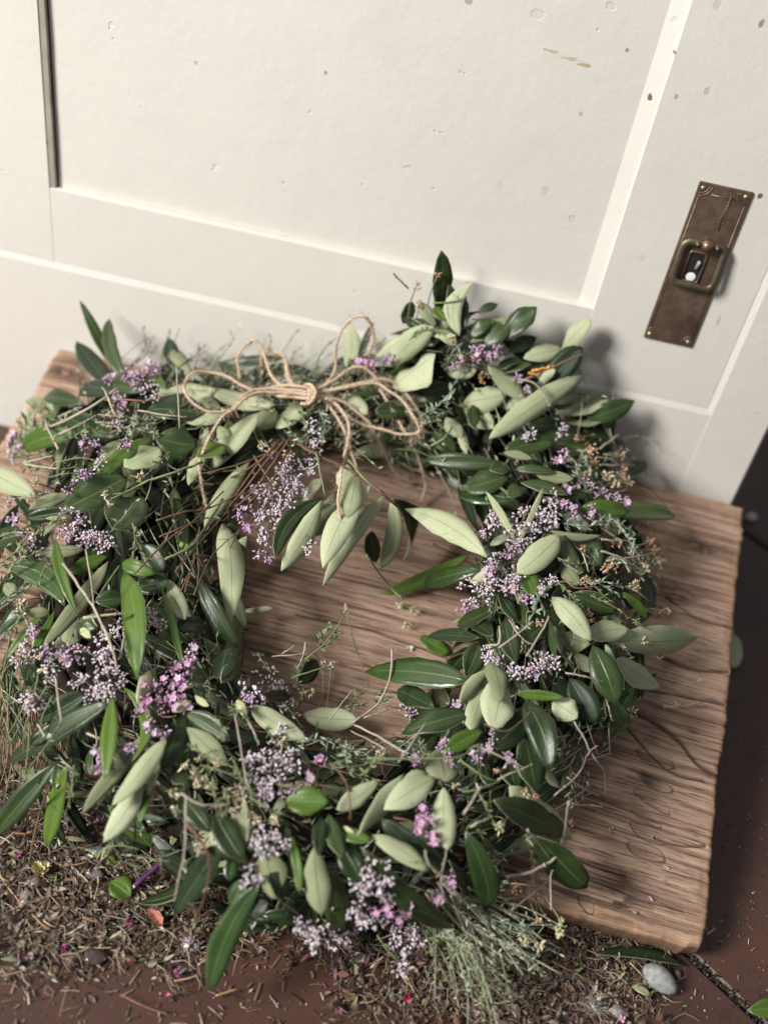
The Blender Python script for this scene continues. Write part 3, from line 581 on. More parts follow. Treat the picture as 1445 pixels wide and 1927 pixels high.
# --- leaves
TILE = dict(A=(0, 560, 4.014), B=(280, 560, 4.014), C=(600, 460, 4.014), D=(860, 540, 4.014), E=(0, 860, 4.014), F=(300, 860, 4.014), G=(600, 800, 4.014), H=(860, 860, 4.014),
            I=(0, 1180, 4.014), J=(300, 1180, 4.014), K=(620, 1200, 4.014), L=(900, 1160, 3.44), M=(0, 1480, 4.014), N=(320, 1480, 4.014), O=(620, 1480, 4.014), P=(860, 1480, 4.014))
LEAVES = """
A 860 520 605 20 80 d 3;A 930 600 825 160 95 d 3;A 800 640 580 330 150 k 2;A 870 720 600 705 130 k 2;A 830 650 1110 700 110 d 2;A 640 800 335 755 110 d 3;A 900 1050 500 890 170 d 3;A 580 1030 170 1150 150 m 3;A 450 800 190 780 90 p 1;A 330 1000 160 1070 80 p 2
E 270 285 -60 110 170 p 5;B 520 690 60 735 145 p 3;B 420 880 -10 850 200 d 3;B 320 580 125 365 100 o 3;B 200 520 150 310 110 k 2;A 1150 590 1250 690 80 m 3;B 370 1120 45 1060 200 d 4;A 1210 1130 940 1280 165 p 4;A 900 1080 790 1280 120 o 3;A 1170 1050 680 1440 110 m 3
E 960 150 480 395 260 d 4;E 1080 300 850 540 250 d 2;B 960 810 450 690 120 p 2;B 560 860 285 945 120 p 3;B 800 680 525 485 90 d 2;B 545 840 395 760 90 o 3;B 400 860 160 770 60 m 3;B 465 1300 830 870 170 p 4;B 450 970 300 1420 110 p 3;B 570 1110 370 1210 130 m 5
B 530 970 625 1155 100 p 4;B 620 930 590 1080 70 m 3;B 960 850 830 1000 150 o 1;B 1100 780 1000 990 140 p 2;C 890 540 925 45 125 d 3;C 1060 690 1160 285 125 p 3 -0.22;C 1200 520 1350 450 70 k 1;C 1210 505 540 680 60 d 4;C 520 920 870 620 170 p 4;C 560 1080 880 830 225 p 5
C 430 850 680 680 90 p 3;C 230 1020 240 590 130 p 2;C 300 880 410 590 50 k 2;C 720 1190 990 1070 155 d 3;C 700 1280 420 1260 130 d 2;C 450 1200 270 1110 120 d 1;C 180 1130 370 1285 110 p 3;C 1090 1200 1420 1130 170 p 4;C 960 960 1190 950 110 p 3;C 1030 560 1100 400 130 d 1
C 860 690 1040 690 50 p 2;C 1100 1230 1320 1390 130 p 3;C 1160 1210 1170 1390 90 d 5;C 960 1310 1080 1460 110 p 2;C 640 600 700 430 90 d 1;D 330 400 600 150 165 d 3;D 100 420 450 220 100 o 2;D 380 500 600 380 110 k 2;D 790 490 1010 240 130 p 1;D 500 540 790 470 110 p 1
D 690 740 940 450 185 k 3;D 620 740 740 620 70 p 3;D 240 1145 945 670 165 p 7;D 230 590 530 870 130 p 4;D 280 870 530 860 90 p 4;D 500 560 300 620 70 k 2;D 340 660 560 580 60 d 3;D 560 830 680 720 100 d 3;D 980 1000 1340 860 150 d 2;D 740 960 1150 850 90 p 3
D 740 880 1080 800 80 o 2;D 780 1010 1100 1020 60 o 3;D 540 1060 820 1040 120 d 3;D 360 1230 730 1170 140 d 5;D 600 1120 990 1230 160 d 3;D 960 1080 1230 1190 120 k 2;D 350 1250 570 1300 60 o 5;D 1300 1430 1420 1320 100 k 1;D 20 1040 70 1260 60 p 2;G 1400 300 790 265 120 d 4
E 490 1120 10 820 185 g 6 0.12;E 590 1200 420 620 85 m 6;E 820 790 320 1440 120 o 4;E 820 745 515 880 110 m 4;E 925 800 1170 885 115 m 6;E 940 870 1035 1674 180 m 7 -0.05;E 935 1060 720 1090 130 g 4;E 1030 980 1280 935 165 g 4;E 1240 870 1080 660 160 d 2;E 1280 930 1400 1230 140 p 4
E 1230 1010 1390 1600 60 m 5;E 640 700 260 720 100 o 3;E 530 290 220 395 100 o 3;E 500 440 330 600 50 o 4;E 460 460 350 465 30 p 4;E 200 580 -30 640 150 d 2;E 540 400 200 460 110 d 2;E 1310 1380 1190 1290 130 m 5;E 560 1290 530 1420 130 o 3;E 610 1300 690 1370 60 y 5
E 1450 1300 1340 1240 120 d 3;E 700 1380 640 1240 130 d 3;E 420 1150 210 1524 60 m 4;E 220 1130 -10 1340 120 d 2;E 330 1180 40 1540 60 m 3;E 380 1170 210 1180 90 o 3;E 130 1050 40 960 100 o 2;F 480 505 535 1260 185 p 6;F 540 480 545 920 140 d 3;F 660 600 580 800 90 p 3
F 555 970 655 1300 85 o 3;F 310 950 600 1445 135 d 5;F 680 40 340 540 120 p 3;F 1235 310 875 770 130 d 6 0.1;F 1225 330 920 860 150 p 7;F 1220 160 1090 350 100 p 4;F 1330 270 1180 600 145 o 3;F 1100 690 1050 780 60 p 2;F 350 1260 150 1300 130 d 3;F 640 1165 860 1140 45 p 3
G 270 360 215 705 190 p 7;G 215 300 180 480 130 p 5;G 405 440 30 1080 165 p 6;G 490 540 30 1210 120 p 5;G 550 560 470 1085 130 p 6 -0.12;G 560 560 635 1030 150 d 4 -0.3;G 400 800 430 1040 110 k 2;G 1270 1000 655 635 180 p 7 0.06;G 1140 970 460 1280 100 m 1;G 1220 1090 790 1200 120 g 1
G 1330 1070 1140 1190 80 p 4;G 1430 380 1100 480 160 d 5;G 1445 560 1060 530 160 g 4;G 1030 220 860 60 120 d 2;G 1440 330 1290 340 90 d 5;G 1440 830 1290 910 60 p 3;H 440 640 215 260 50 p 7;H 460 660 650 230 45 p 7;H 455 880 770 590 185 p 7;H 500 870 570 1055 145 m 6
H 560 900 760 740 160 k 4;H 690 550 1090 590 55 o 6 0.1;H 780 570 945 865 125 d 6 0.12;H 890 560 1080 820 180 d 4;H 800 420 1000 560 140 d 3;H 890 400 1140 500 110 d 4;H 950 370 1300 415 120 m 6;H 1100 430 1645 445 110 m 4;H 440 90 740 115 65 d 6;H 590 125 880 165 88 o 6
H 480 190 840 285 95 d 6;H 700 270 990 300 90 d 5;H 260 100 410 110 120 d 4;H 530 230 380 300 80 d 4;H 790 800 910 970 110 o 4;H 870 1030 1210 1160 160 d 5;H 715 1060 1010 1390 155 p 7 -0.06;H 960 1350 1300 1300 155 p 6;L 820 150 1412 140 175 p 5;L 540 120 722 180 120 o 4
H 450 1230 310 1030 100 k 4;H 330 1130 0 1275 100 d 5;H 470 1090 520 1290 110 d 3;H 100 1240 270 1350 110 k 4;L 170 20 240 305 130 d 6;L 460 15 495 285 45 d 6;L 490 60 530 240 50 o 4;L 420 60 300 160 120 d 4;H 1250 1020 1440 1230 60 m 4;I 840 560 50 1035 155 d 7
I 850 510 795 1150 115 m 7;I 930 450 1000 1015 95 m 7 -0.2;I 1140 330 1040 580 95 y 7;I 650 500 275 715 165 k 4;I 480 720 220 890 110 d 3;I 1170 770 620 1410 120 o 6;I 1250 850 850 1350 140 p 7;I 1080 1150 785 1624 150 p 6;I 1130 1190 1060 1480 70 m 4;I 1230 940 1120 1270 60 p 4
I 1400 650 1240 1080 190 k 4;I 440 1020 -60 1600 160 d 3;I 330 1060 150 1480 90 d 4;I 500 1050 350 1664 115 m 5;I 440 1060 420 1220 90 g 3;I 690 920 690 1120 60 g 4;I 880 1330 790 1230 80 k 2;J 440 390 520 145 190 k 6;J 470 420 615 250 120 d 6;J 690 590 1110 850 145 p 6
J 1080 660 1500 700 160 p 4;J 200 650 530 860 150 d 6;J 210 760 520 1050 150 o 5;J 590 550 660 680 70 y 6;J 1190 250 1050 430 130 k 3;J 990 500 760 530 90 k 3;J 240 560 100 640 90 y 6;J 270 520 375 600 50 y 6;N 870 110 1200 115 195 m 7;K 370 1080 55 1300 140 p 6
J 230 1100 100 1180 120 d 3;N 560 90 580 420 90 p 6;J 920 1280 880 1420 80 p 3;K 1040 330 270 255 205 g 7;K 790 530 515 390 150 k 4;K 900 500 770 400 130 d 3;K 1050 570 540 730 180 d 6;K 1060 60 890 270 130 d 4;K 1130 40 1030 285 165 d 5;K 1215 230 978 500 120 p 7
K 1180 380 1060 700 150 p 5;K 1290 310 1230 700 210 p 7;K 1210 180 1290 490 140 o 8;K 1160 700 870 860 130 m 7;K 800 720 700 860 140 d 3;K 830 830 880 1090 220 o 5;K 560 1030 215 1490 150 p 6;K 800 1060 410 1300 200 p 7;K 730 1020 560 1080 100 p 4;O 860 10 890 480 175 p 7
K 1180 890 1170 1110 80 d 4;K 1000 650 910 700 90 p 4;K 900 120 680 -10 110 m 0;K 1130 0 740 -10 100 k 4;L 740 190 893 565 180 d 7;L 890 280 1180 465 125 p 5;L 820 180 885 330 45 p 6;L 620 240 740 360 90 o 3;L 590 400 760 690 180 k 5;L 850 540 950 737 125 g 5
L 240 500 558 525 65 m 7;L 480 550 640 660 150 p 6;L 300 550 460 1000 165 d 7;L 330 620 90 850 175 d 6;L 300 790 370 1140 180 d 6;L 200 950 240 1130 150 d 4;L 420 980 520 1110 60 o 3;L 100 1190 560 1400 175 d 8;L 200 1100 600 1440 190 p 6;L 20 970 60 1090 70 d 4
P 600 380 975 770 220 d 6;N 110 100 305 345 150 d 6;N 340 200 545 555 180 d 7;N 390 430 30 970 185 k 6;N 480 540 450 710 100 g 3;N 560 700 470 930 130 g 4;N 690 720 300 1555 190 g 6 0.06;N 720 480 780 850 220 o 7;N 760 650 850 850 150 k 7;N 740 870 600 960 130 k 6
N 920 380 980 805 80 m 6;N 880 290 920 600 60 d 4;N 1090 460 1150 975 190 o 7;N 1250 640 1300 1140 170 g 4;N 1150 235 1120 525 110 k 7;N 1200 210 1300 530 130 g 7;O 60 400 260 745 170 d 6;O 70 340 310 410 100 m 6;N 470 200 560 330 110 p 5;O 320 370 750 640 130 p 6
O 240 460 930 1070 155 d 7 0.05;O 290 540 430 640 90 p 5;O 1030 340 1185 935 185 g 7 -0.06;O 900 560 1050 860 90 d 6;O 390 250 900 630 170 k 3;O 100 300 190 350 30 y 6;O 720 1100 930 1150 60 m 1;P 260 760 400 730 110 g 2;C 1050 660 985 300 120 d 2;C 960 640 1010 385 115 o 2;C 1000 700 850 560 110 d 3;C 900 660 700 560 100 d 3;C 1100 640 1060 420 110 d 2;C 880 620 760 430 95 o 3;C 960 570 870 470 90 m 5;C 1150 700 1300 560 100 d 2;C 860 760 640 640 110 p 3;C 1180 640 1400 570 120 o 2;C 1250 760 1440 620 140 d 3;C 800 640 640 560 70 d 3;C 1040 760 900 650 90 p 3
"""
UPK = {'d': 'up_d', 'g': 'up_g', 'k': 'up_k', 'm': 'up_m', 'p': 'up_d', 'o': 'up_d', 'y': 'up_m'}
UNK = {'d': 'un_p', 'g': 'un_p', 'k': 'un_o', 'm': 'un_p', 'p': 'un_p', 'o': 'un_o', 'y': 'un_y'}
def leaf_geo(B, T, w, nf, arch, side, fold, shape, nt=9, ns=4, wave=0.0, th=0.00035):
    """one leaf from B to T; nf = direction its upper face looks. returns verts, faces, uvs per vertex, upper-face count"""
    ax = T-B; ln = np.linalg.norm(ax); ax = ax/ln; nf = unit(nf-ax*(nf@ax)); sd = np.cross(ax, nf)
    top = []; uvs = []
    nf0, sd0 = nf, sd; tw_ = rng.gauss(0, .24); nz_ = [rng.gauss(0, .035) for _ in range(2*(nt+1))]
    phs = rng.random()*6.28; pw = rng.uniform(.62, .95); w = w*(1+.10*(pw-.62))
    for i in range(nt+1):
        t = i/nt; tt = t**shape
        hw = 0.5*w*max(0.035, (max(0.0, 4*tt*(1-tt)))**pw) if t > 0.04 else 0.5*w*0.05
        if i == nt: hw = 0.5*w*0.03
        arc = 4*t*(1-t)
        c = B+ax*ln*t+nf0*ln*arch*arc+sd0*ln*side*arc
        ca, sa = math.cos(tw_*t), math.sin(tw_*t); nf = nf0*ca+sd0*sa; sd = sd0*ca-nf0*sa
        for k in range(ns+1):
            s = -1+2*k/ns
            hw_ = hw*(1+nz_[i*2+(s > 0)]*(abs(s) > .6))
            top.append(c+sd*s*hw_+nf*(fold*abs(s)*hw+wave*hw*math.sin(t*9+phs+(2 if s > 0 else 0))*abs(s))); uvs.append((t, 0.5+0.5*s))
    top = np.array(top); m = ns+1
    # local normals for the thickness
    bot = top-nf*th; n0 = len(top); vs = np.concatenate([top, bot]); fs = []
    for i in range(nt):
        for k in range(ns): fs.append((i*m+k, i*m+k+1, (i+1)*m+k+1, (i+1)*m+k))
    nup = len(fs)
    for i in range(nt):
        for k in range(ns): fs.append((n0+i*m+k, n0+(i+1)*m+k, n0+(i+1)*m+k+1, n0+i*m+k+1))
    bd = [i*m for i in range(nt+1)]+[nt*m+k for k in range(1, m)]+[i*m+ns for i in range(nt-1, -1, -1)]+[k for k in range(ns-1, 0, -1)]
    for a, b in zip(bd, bd[1:]+bd[:1]): fs.append((a, b, b+n0, a+n0))
    return vs, fs, uvs+uvs, nup
def make_leaf_mesh(name, vs, fs, uvs, nup, mats, mi=None):
    me = bpy.data.meshes.new(name); me.from_pydata([tuple(v) for v in vs], [], fs); me.update()
    ul = me.uv_layers.new(name='UVMap'); li = np.empty(len(me.loops), dtype=np.int32); me.loops.foreach_get('vertex_index', li)
    ul.data.foreach_set('uv', np.array(uvs, dtype=np.float32)[li].ravel())
    for mm in mats: me.materials.append(mm)
    idx = mi if mi is not None else [0]*nup+[1]*(len(fs)-nup)
    me.polygons.foreach_set('material_index', idx); me.polygons.foreach_set('use_smooth', [True]*len(fs)); return me
CENT = on_board(640, 1110, .02)
def leaf_from_px(bx_, by_, tx, ty, wpx, kind, layer, side=0.0, zr=0.0):
    hb, ht = hgt(bx_, by_, layer), hgt(tx, ty, layer)
    if layer > 0: hb = max(0.006, hb-0.004)
    B = pt(bx_, by_, hb, .008); T = pt(tx, ty, ht, .007+.0012*max(layer, 0))
    w = wpx*pxm((B+T)/2)
    mid = (B+T)/2; toc = unit(CAM-mid)
    out = unit(mid-CENT-BN*((mid-CENT)@BN))
    nrm = unit(0.62*toc+0.55*BN+0.16*out+nrg.normal(size=3)*0.30)
    under = kind in 'poy'
    axq = unit(T-B); np_ = unit(nrm-axq*(nrm@axq)); tp = unit(toc-axq*(toc@axq))
    if np_@tp < 0.55: nrm = unit(np_*.4+tp*.8)
    nf = -nrm if under else nrm
    axl = unit(T-B); cosw = abs(unit(nrm-axl*(nrm@axl))@unit(toc-axl*(toc@axl))); w /= max(.55, cosw)
    arch = (rng.uniform(-0.05, 0.12) if not under else rng.uniform(-0.12, 0.05))
    if layer == 0: arch = 0.03
    return leaf_geo(B, T, w*1.05, nf, arch, (side if not under else -side)+rng.uniform(-.035, .035), rng.uniform(0.05, 0.35), rng.uniform(0.86, 1.15), 10, 4, rng.uniform(0, .22))
nleaf = 0
def add_leaf(g, kind):
    global nleaf
    o = link('leaf', make_leaf_mesh('leaf', *g, [M[UPK[kind]], M[UNK[kind]]]), wr); put(o); nleaf += 1
for line in LEAVES.replace('\n', ';').split(';'):
    f = line.split()
    if len(f) < 8 and len(f) != 7+0: continue
    t0 = TILE[f[0]]; b_ = [float(x) for x in f[1:6]]
    add_leaf(leaf_from_px(t0[0]+b_[0]/t0[2], t0[1]+b_[1]/t0[2], t0[0]+b_[2]/t0[2], t0[1]+b_[3]/t0[2], b_[4]/t0[2], f[6], int(f[7]), float(f[8]) if len(f) > 8 else 0.0), f[6])
# --- fillers under the traced leaves
def filler():
    a = rng.uniform(0, 360); s = rng.uniform(-0.92, 0.92)
    x, y = ring_pt(a, s)
    tang = a+90*(1 if rng.random() < .5 else -1); outw = a if rng.random() < .62 else a+180
    dirn = math.radians(tang)+rng.uniform(-.7, .7); ln = rng.uniform(95, 165)
    ox, oy = math.cos(dirn)+0.55*math.cos(math.radians(outw)), math.sin(dirn)+0.55*math.sin(math.radians(outw)); q_ = math.hypot(ox, oy)
    tx, ty = x+ox/q_*ln, y+oy/q_*ln
    if abs(ring(tx, ty)[0]) > 1.15: return None
    hb = 0.006+0.038*prof(x, y)*rng.uniform(.35, 1); ht = 0.006+0.044*prof(tx, ty)*rng.uniform(.4, 1)
    B = pt(x, y, hb, .008); T = pt(tx, ty, ht, .008)
    kind = rng.choices('dkmgpo', (46, 30, 4, 8, 6, 6))[0]
    mid = (B+T)/2; nrm = unit(0.5*unit(CAM-mid)+0.5*BN+nrg.normal(size=3)*0.35)
    if kind in 'po': nrm = -nrm
    return leaf_geo(B, T, rng.uniform(22, 38)*pxm(mid), nrm, rng.uniform(-.08, .1), rng.uniform(-.06, .06), rng.uniform(.05, .35), rng.uniform(.86, 1.15), 8, 4), kind
while nleaf < 300:
    r_ = filler()
    if r_: add_leaf(*r_)
MS = [M[k] for k in ('up_d', 'up_g', 'up_k', 'up_m', 'un_p', 'un_o', 'un_y')]; MI = {k: i for i, k in enumerate(('up_d', 'up_g', 'up_k', 'up_m', 'un_p', 'un_o', 'un_y'))}
V_, F_, UVs, MIx = [], [], [], []
cnt = 0
while cnt < 500:
    r_ = filler()
    if not r_: continue
    (vs, fs, uv, nup), kind = r_; o0 = len(V_); V_ += list(vs); F_ += [tuple(i+o0 for i in f) for f in fs]; UVs += uv
    MIx += [MI[UPK[kind]]]*nup+[MI[UNK[kind]]]*(len(fs)-nup); cnt += 1
o = link('leaf_mass', make_leaf_mesh('leaf_mass', V_, F_, UVs, 0, MS, MIx), wr); put(o); o['kind'] = 'stuff'

# --- flower clusters: x y radius kind (w white-lilac, p lilac, P bright pink with open petals)
CL = """265 705 42 p;245 715 22 p;292 692 20 p;285 735 22 w;205 707 9 p;217 745 11 p;230 760 12 p;222 800 13 p;237 838 15 p;27 835 24 p;15 850 14 w;167 835 24 p;183 868 18 w;137 907 27 p;165 895 14 p;18 968 20 p;34 988 20 p;140 985 36 w;170 1015 36 w;205 1020 28 w;130 1012 26 p;165 1000 30 p;60 1022 14 w;55 1190 18 p;222 1176 22 w;210 1205 32 w;298 1163 24 w
42 1235 28 w;107 1242 36 p;140 1225 26 p;95 1262 22 w;197 1247 36 w;175 1288 44 w;219 1280 30 w;190 1305 24 w;45 1322 25 w;60 1325 16 w;287 1310 32 P;336 1300 38 P;318 1322 26 P;274 1333 16 P;334 1247 20 P;184 1414 9 p;184 1449 9 p;239 1409 14 p;294 1365 20 p;300 1380 14 p
370 1225 20 p;360 1238 20 p;517 1280 40 w;540 1290 22 w;479 1305 26 w;465 1318 16 p;551 1330 22 w;537 1372 16 w;519 1441 54 w;545 1430 30 w;500 1465 30 w;507 1489 22 w;561 1489 14 p;604 1427 7 P;586 1457 9 p;480 1425 20 w
594 811 18 w;599 844 22 w;566 871 34 w;561 901 30 w;540 908 26 w;474 925 28 p;490 918 22 w;539 887 26 w;569 925 22 w;507 942 28 w;517 967 24 w;459 967 24 p;489 980 24 w;464 992 14 P;489 1002 20 w;497 1024 20 w;493 1052 13 p;582 1032 16 w;540 932 25 w;535 955 22 w;520 985 18 w
916 994 22 w;899 1012 18 w;931 982 20 w;1009 977 40 w;985 990 34 w;1022 967 30 w;972 1005 30 w;1030 985 24 w;952 1034 30 p;940 1067 34 p;965 1092 30 w;970 1114 24 p;917 1107 30 w;890 1114 34 w;875 1139 24 p;925 1055 22 w;1020 1104 20 p;1034 1092 20 w;992 1127 14 p;1049 870 14 p;1057 861 16 p;1077 912 18 p;1112 917 20 p;1139 927 20 p;1164 942 15 p;1178 947 10 p;1059 947 14 p;1077 960 15 p;1112 963 12 p;1039 937 16 w
677 682 14 P;707 682 13 P;730 674 9 p;864 679 16 p;909 654 20 p;941 657 18 p;889 674 18 p;925 668 12 p;977 707 12 p;992 730 9 p;1064 812 12 w;997 819 14 w;760 1332 16 w;770 1338 12 w;854 1322 9 p;909 1227 20 w;912 1233 18 w;938 1247 24 w;958 1273 20 w;981 1267 20 w;1010 1244 20 w;1022 1253 24 w;1048 1250 20 w;1000 1262 16 p;931 1379 14 p;914 1409 12 p;891 1419 12 p;956 1427 18 p;782 1424 14 p;829 1399 9 p;844 1427 12 p
789 1535 26 P;795 1550 16 P;814 1582 17 P;852 1664 10 p;720 1719 14 P;767 1719 24 P;797 1717 22 P;682 1677 26 w;715 1654 28 w;692 1634 14 w;735 1699 24 w;675 1719 24 w;695 1739 26 w;774 1749 24 w;780 1774 20 w;755 1786 20 w;757 1826 14 w;667 1751 18 p;829 1694 10 P;637 1766 22 w;594 1749 30 w;582 1764 26 w;614 1766 28 w;600 1775 22 w;570 1750 18 w;489 1585 30 w;519 1585 24 w;500 1600 20 w;469 1649 22 w;740 1760 20 w"""
WHT = (0.82, 0.77, 0.79); LIL = (0.62, 0.47, 0.58); PNK = (0.62, 0.37, 0.55); CAL = (0.055, 0.042, 0.032); GRN = (0.09, 0.10, 0.05); STM = (0.075, 0.055, 0.035)
def cluster(x, y, r, kind):
    h = 0.010+0.056*prof(x, y)**.75+0.017
    C_ = pt(x, y, h, .012); k = pxm(C_); R = r*k
    toc = unit(CAM-C_); s_, a_ = ring(x, y); mx, my = ring_pt(a_, 0.0)
    if bunch(x, y) > 0: mx, my = 580, 790
    base = pt(0.5*x+0.5*mx, 0.5*y+0.5*my, max(.006, h-0.024), .006)
    base = C_+unit(base-C_)*min(np.linalg.norm(base-C_), R+(0.035 if bunch(x, y) > 0 else 0.018))
    ax = unit(unit(C_-base)+0.5*toc+0.35*BN)
    mb_, ms = MB(), MB()
    nsub = max(4, int(0.0070*r*r+2)); 
    for i in range(nsub):
        d = nrg.normal(size=3); d = unit(d); rad = R*(rng.random()**(1/2.2))
        p = C_+d*rad*np.array([1, 1, 1])-toc*R*0.25
        sd = unit(unit(p-base)+0.25*toc+0.15*nrg.normal(size=3)+0.4*ax)
        org = p-sd*0.0045
        ms.tube([base+nrg.normal(size=3)*0.001, (base+org)/2+nrg.normal(size=3)*0.0015, org], 0.00022, jit(STM if rng.random() < .6 else GRN, .3), 3, cap=False)
        nb = rng.randint(6, 9); lit = rng.random()
        for j in range(nb):
            dd = unit(sd+0.62*nrg.normal(size=3)); ln = rng.uniform(.0026, .0039); w = rng.uniform(.0011, .0017)
            if kind == 'w': c2 = jit(WHT if rng.random() < .86 else LIL, .12); c1 = jit(LIL if rng.random() < .40 else (0.66, 0.58, 0.62), .2)
            elif kind == 'p': c2 = jit(LIL if rng.random() < .65 else PNK, .2); c1 = jit((0.46, 0.28, 0.42) if rng.random() < .6 else LIL, .2)
            else: c2 = jit(PNK if rng.random() < .6 else (0.68, 0.42, 0.60), .15); c1 = jit((0.44, 0.22, 0.37), .2)
            c0 = jit(CAL if rng.random() < .6 else GRN, .3)
            mb_.bud(org+dd*0.0012, dd, ln, w, c0, c1, c2)
        if kind == 'P' and rng.random() < .8 or (kind == 'p' and rng.random() < .30):   # an open floret
            fc = p+toc*0.002; fn = unit(toc+0.4*nrg.normal(size=3)); e1 = unit(np.cross(fn, nrg.normal(size=3))); e2 = np.cross(fn, e1)
            col = jit(PNK if kind == 'P' else LIL, .25); pr = rng.uniform(.0012, .0021)
            for q_ in range(5):
                a = q_*1.2566; dv = e1*math.cos(a)+e2*math.sin(a); sv = -e1*math.sin(a)+e2*math.cos(a)
                mb_.add([fc, fc+dv*pr*.6+sv*pr*.42+fn*pr*.2, fc+dv*pr*1.15+fn*pr*.3, fc+dv*pr*.6-sv*pr*.42+fn*pr*.2], [(0, 1, 2, 3)], [tuple(v*.6 for v in col), col, jit(col, .1), col])
            if rng.random() < .3: mb_.blob(fc+fn*.0004, .0005, (0.6, 0.35, 0.04))
    o = put(mb_.obj('flower_cluster', M['fl'], wr, smooth_=False)); ms.obj('flower_stalks', M['vc'], o)
    return o
for it in CL.replace('\n', ';').split(';'):
    f = it.split(); cluster(float(f[0]), float(f[1]), float(f[2]), f[3])

# --- dry seed heads: x y radius kind (o orange-brown, c cream, y pale yellow, r dark red)
SH = """1112 845 16 o;1108 856 10 c;1168 855 12 o;1120 872 14 o;1108 890 11 c;1142 895 12 c;1172 890 12 o;1160 910 11 c;1182 905 12 c;1087 824 8 o;1159 1022 12 o;1156 1064 14 c;1211 1069 14 c;1225 1016 11 o;1240 1055 15 c;1234 1035 10 o;1195 1100 12 c;1255 1150 9 o;1236 1156 9 o;1254 1192 10 o;1273 1190 15 o;1208 1207 9 c;1238 1231 12 c;1105 1162 17 o;1015 1171 11 o;972 1182 6 c;1098 1091 14 o;1090 1074 9 o;1096 1033 8 o;1140 1068 10 o;1187 1341 14 c
784 537 10 o;824 517 9 o;872 560 8 c;789 575 11 o;852 642 7 o;894 669 13 o;909 709 13 o;264 897 10 c;199 931 8 c;210 947 8 c;67 907 10 y;338 887 6 o;509 851 10 c;494 839 8 c;512 910 11 c;541 854 12 o;424 854 8 r;40 1134 12 c;37 1150 10 c;347 1441 8 c;377 1429 8 c;410 1437 8 o;367 1459 9 c;372 1474 8 c;385 1464 7 c;327 1491 11 c;332 1526 10 c;449 1486 12 c;440 1521 13 c;474 1534 14 c;532 1399 12 c;484 1434 11 r;589 1479 8 o;576 1212 5 c;609 1247 6 c;624 1255 9 c;584 1302 8 c;570 1307 8 c;651 1147 8 c;718 1419 11 c;827 1476 6 c;857 1479 6 c;934 1452 7 o
1005 1497 13 o;990 1494 8 c;941 1558 11 y;1074 1549 7 o;972 1677 13 o;1012 1731 8 o;1054 1732 7 y;1050 1754 10 y;987 1771 12 y;1014 1779 11 y;880 1791 11 y;425 1547 8 c;400 1577 9 c;422 1585 9 c;380 1600 10 c;482 1545 13 c;517 1542 12 c;752 1139 8 y;779 1151 11 y;765 1175 8 y;373 1590 7 c;455 1500 9 c;75 1235 7 y;80 1260 8 y;425 1490 8 c;395 1480 7 c"""
HC = {'o': [(0.42, 0.20, 0.085), (0.52, 0.33, 0.19), (0.22, 0.085, 0.04), (0.60, 0.47, 0.33)], 'c': [(0.56, 0.50, 0.35), (0.62, 0.55, 0.42), (0.38, 0.27, 0.15), (0.30, 0.24, 0.13)],
      'y': [(0.58, 0.55, 0.36), (0.50, 0.46, 0.26), (0.40, 0.36, 0.2)], 'r': [(0.14, 0.03, 0.03), (0.22, 0.09, 0.07), (0.05, 0.02, 0.02)]}
def seed_head(x, y, r, kind):
    low = (kind == 'y' and 700 < x < 800 and y < 1200)
    h = 0.006 if low else 0.012+0.050*prof(x, y)**.75+0.014
    C_ = pt(x, y, h, .010); k = pxm(C_); R = r*k
    s_, a_ = ring(x, y); mx, my = ring_pt(a_, 0.1)
    base = pt(x+(mx-x)*0.35, y+(my-y)*0.35, max(.006, h-0.014), .006); sd = unit(C_-base)
    m_, ms = MB(), MB()
    for i in range(max(5, int(r*1.5))):
        d = unit(nrg.normal(size=3)); p = C_+d*R*(0.35+0.6*rng.random())
        if rng.random() < .5: m_.bud(p-d*.0012, unit(d+0.3*nrg.normal(size=3)), rng.uniform(.0018, .0030), rng.uniform(.0010, .0017), jit(HC[kind][-1], .2), jit(rng.choice(HC[kind]), .25), jit(rng.choice(HC[kind][:2]), .2))
        else: m_.blob(p, rng.uniform(.0006, .0011), jit(rng.choice(HC[kind]), .3))
    if kind in 'cy' and r > 7:
        for i in range(4):
            d = unit(nrg.normal(size=3)+0.6*sd); m_.blade(C_+d*R*.2, d, nrg.normal(size=3), rng.uniform(.0025, .0042), .0013, jit(rng.choice(HC[kind][:2]), .2), .4, .3)
    ms.tube(spline([base, (base+C_)/2+nrg.normal(size=3)*.002, C_], 5), .00042, jit((0.22, 0.19, 0.12) if kind != 'o' else (0.2, 0.17, 0.13), .3), 4)
    o = put(m_.obj('seed_head', M['vc'], wr, smooth_=False)); ms.obj('stalk', M['vc'], o)
for it in SH.replace('\n', ';').split(';'):
    f = it.split(); seed_head(float(f[0]), float(f[1]), float(f[2]), f[3])

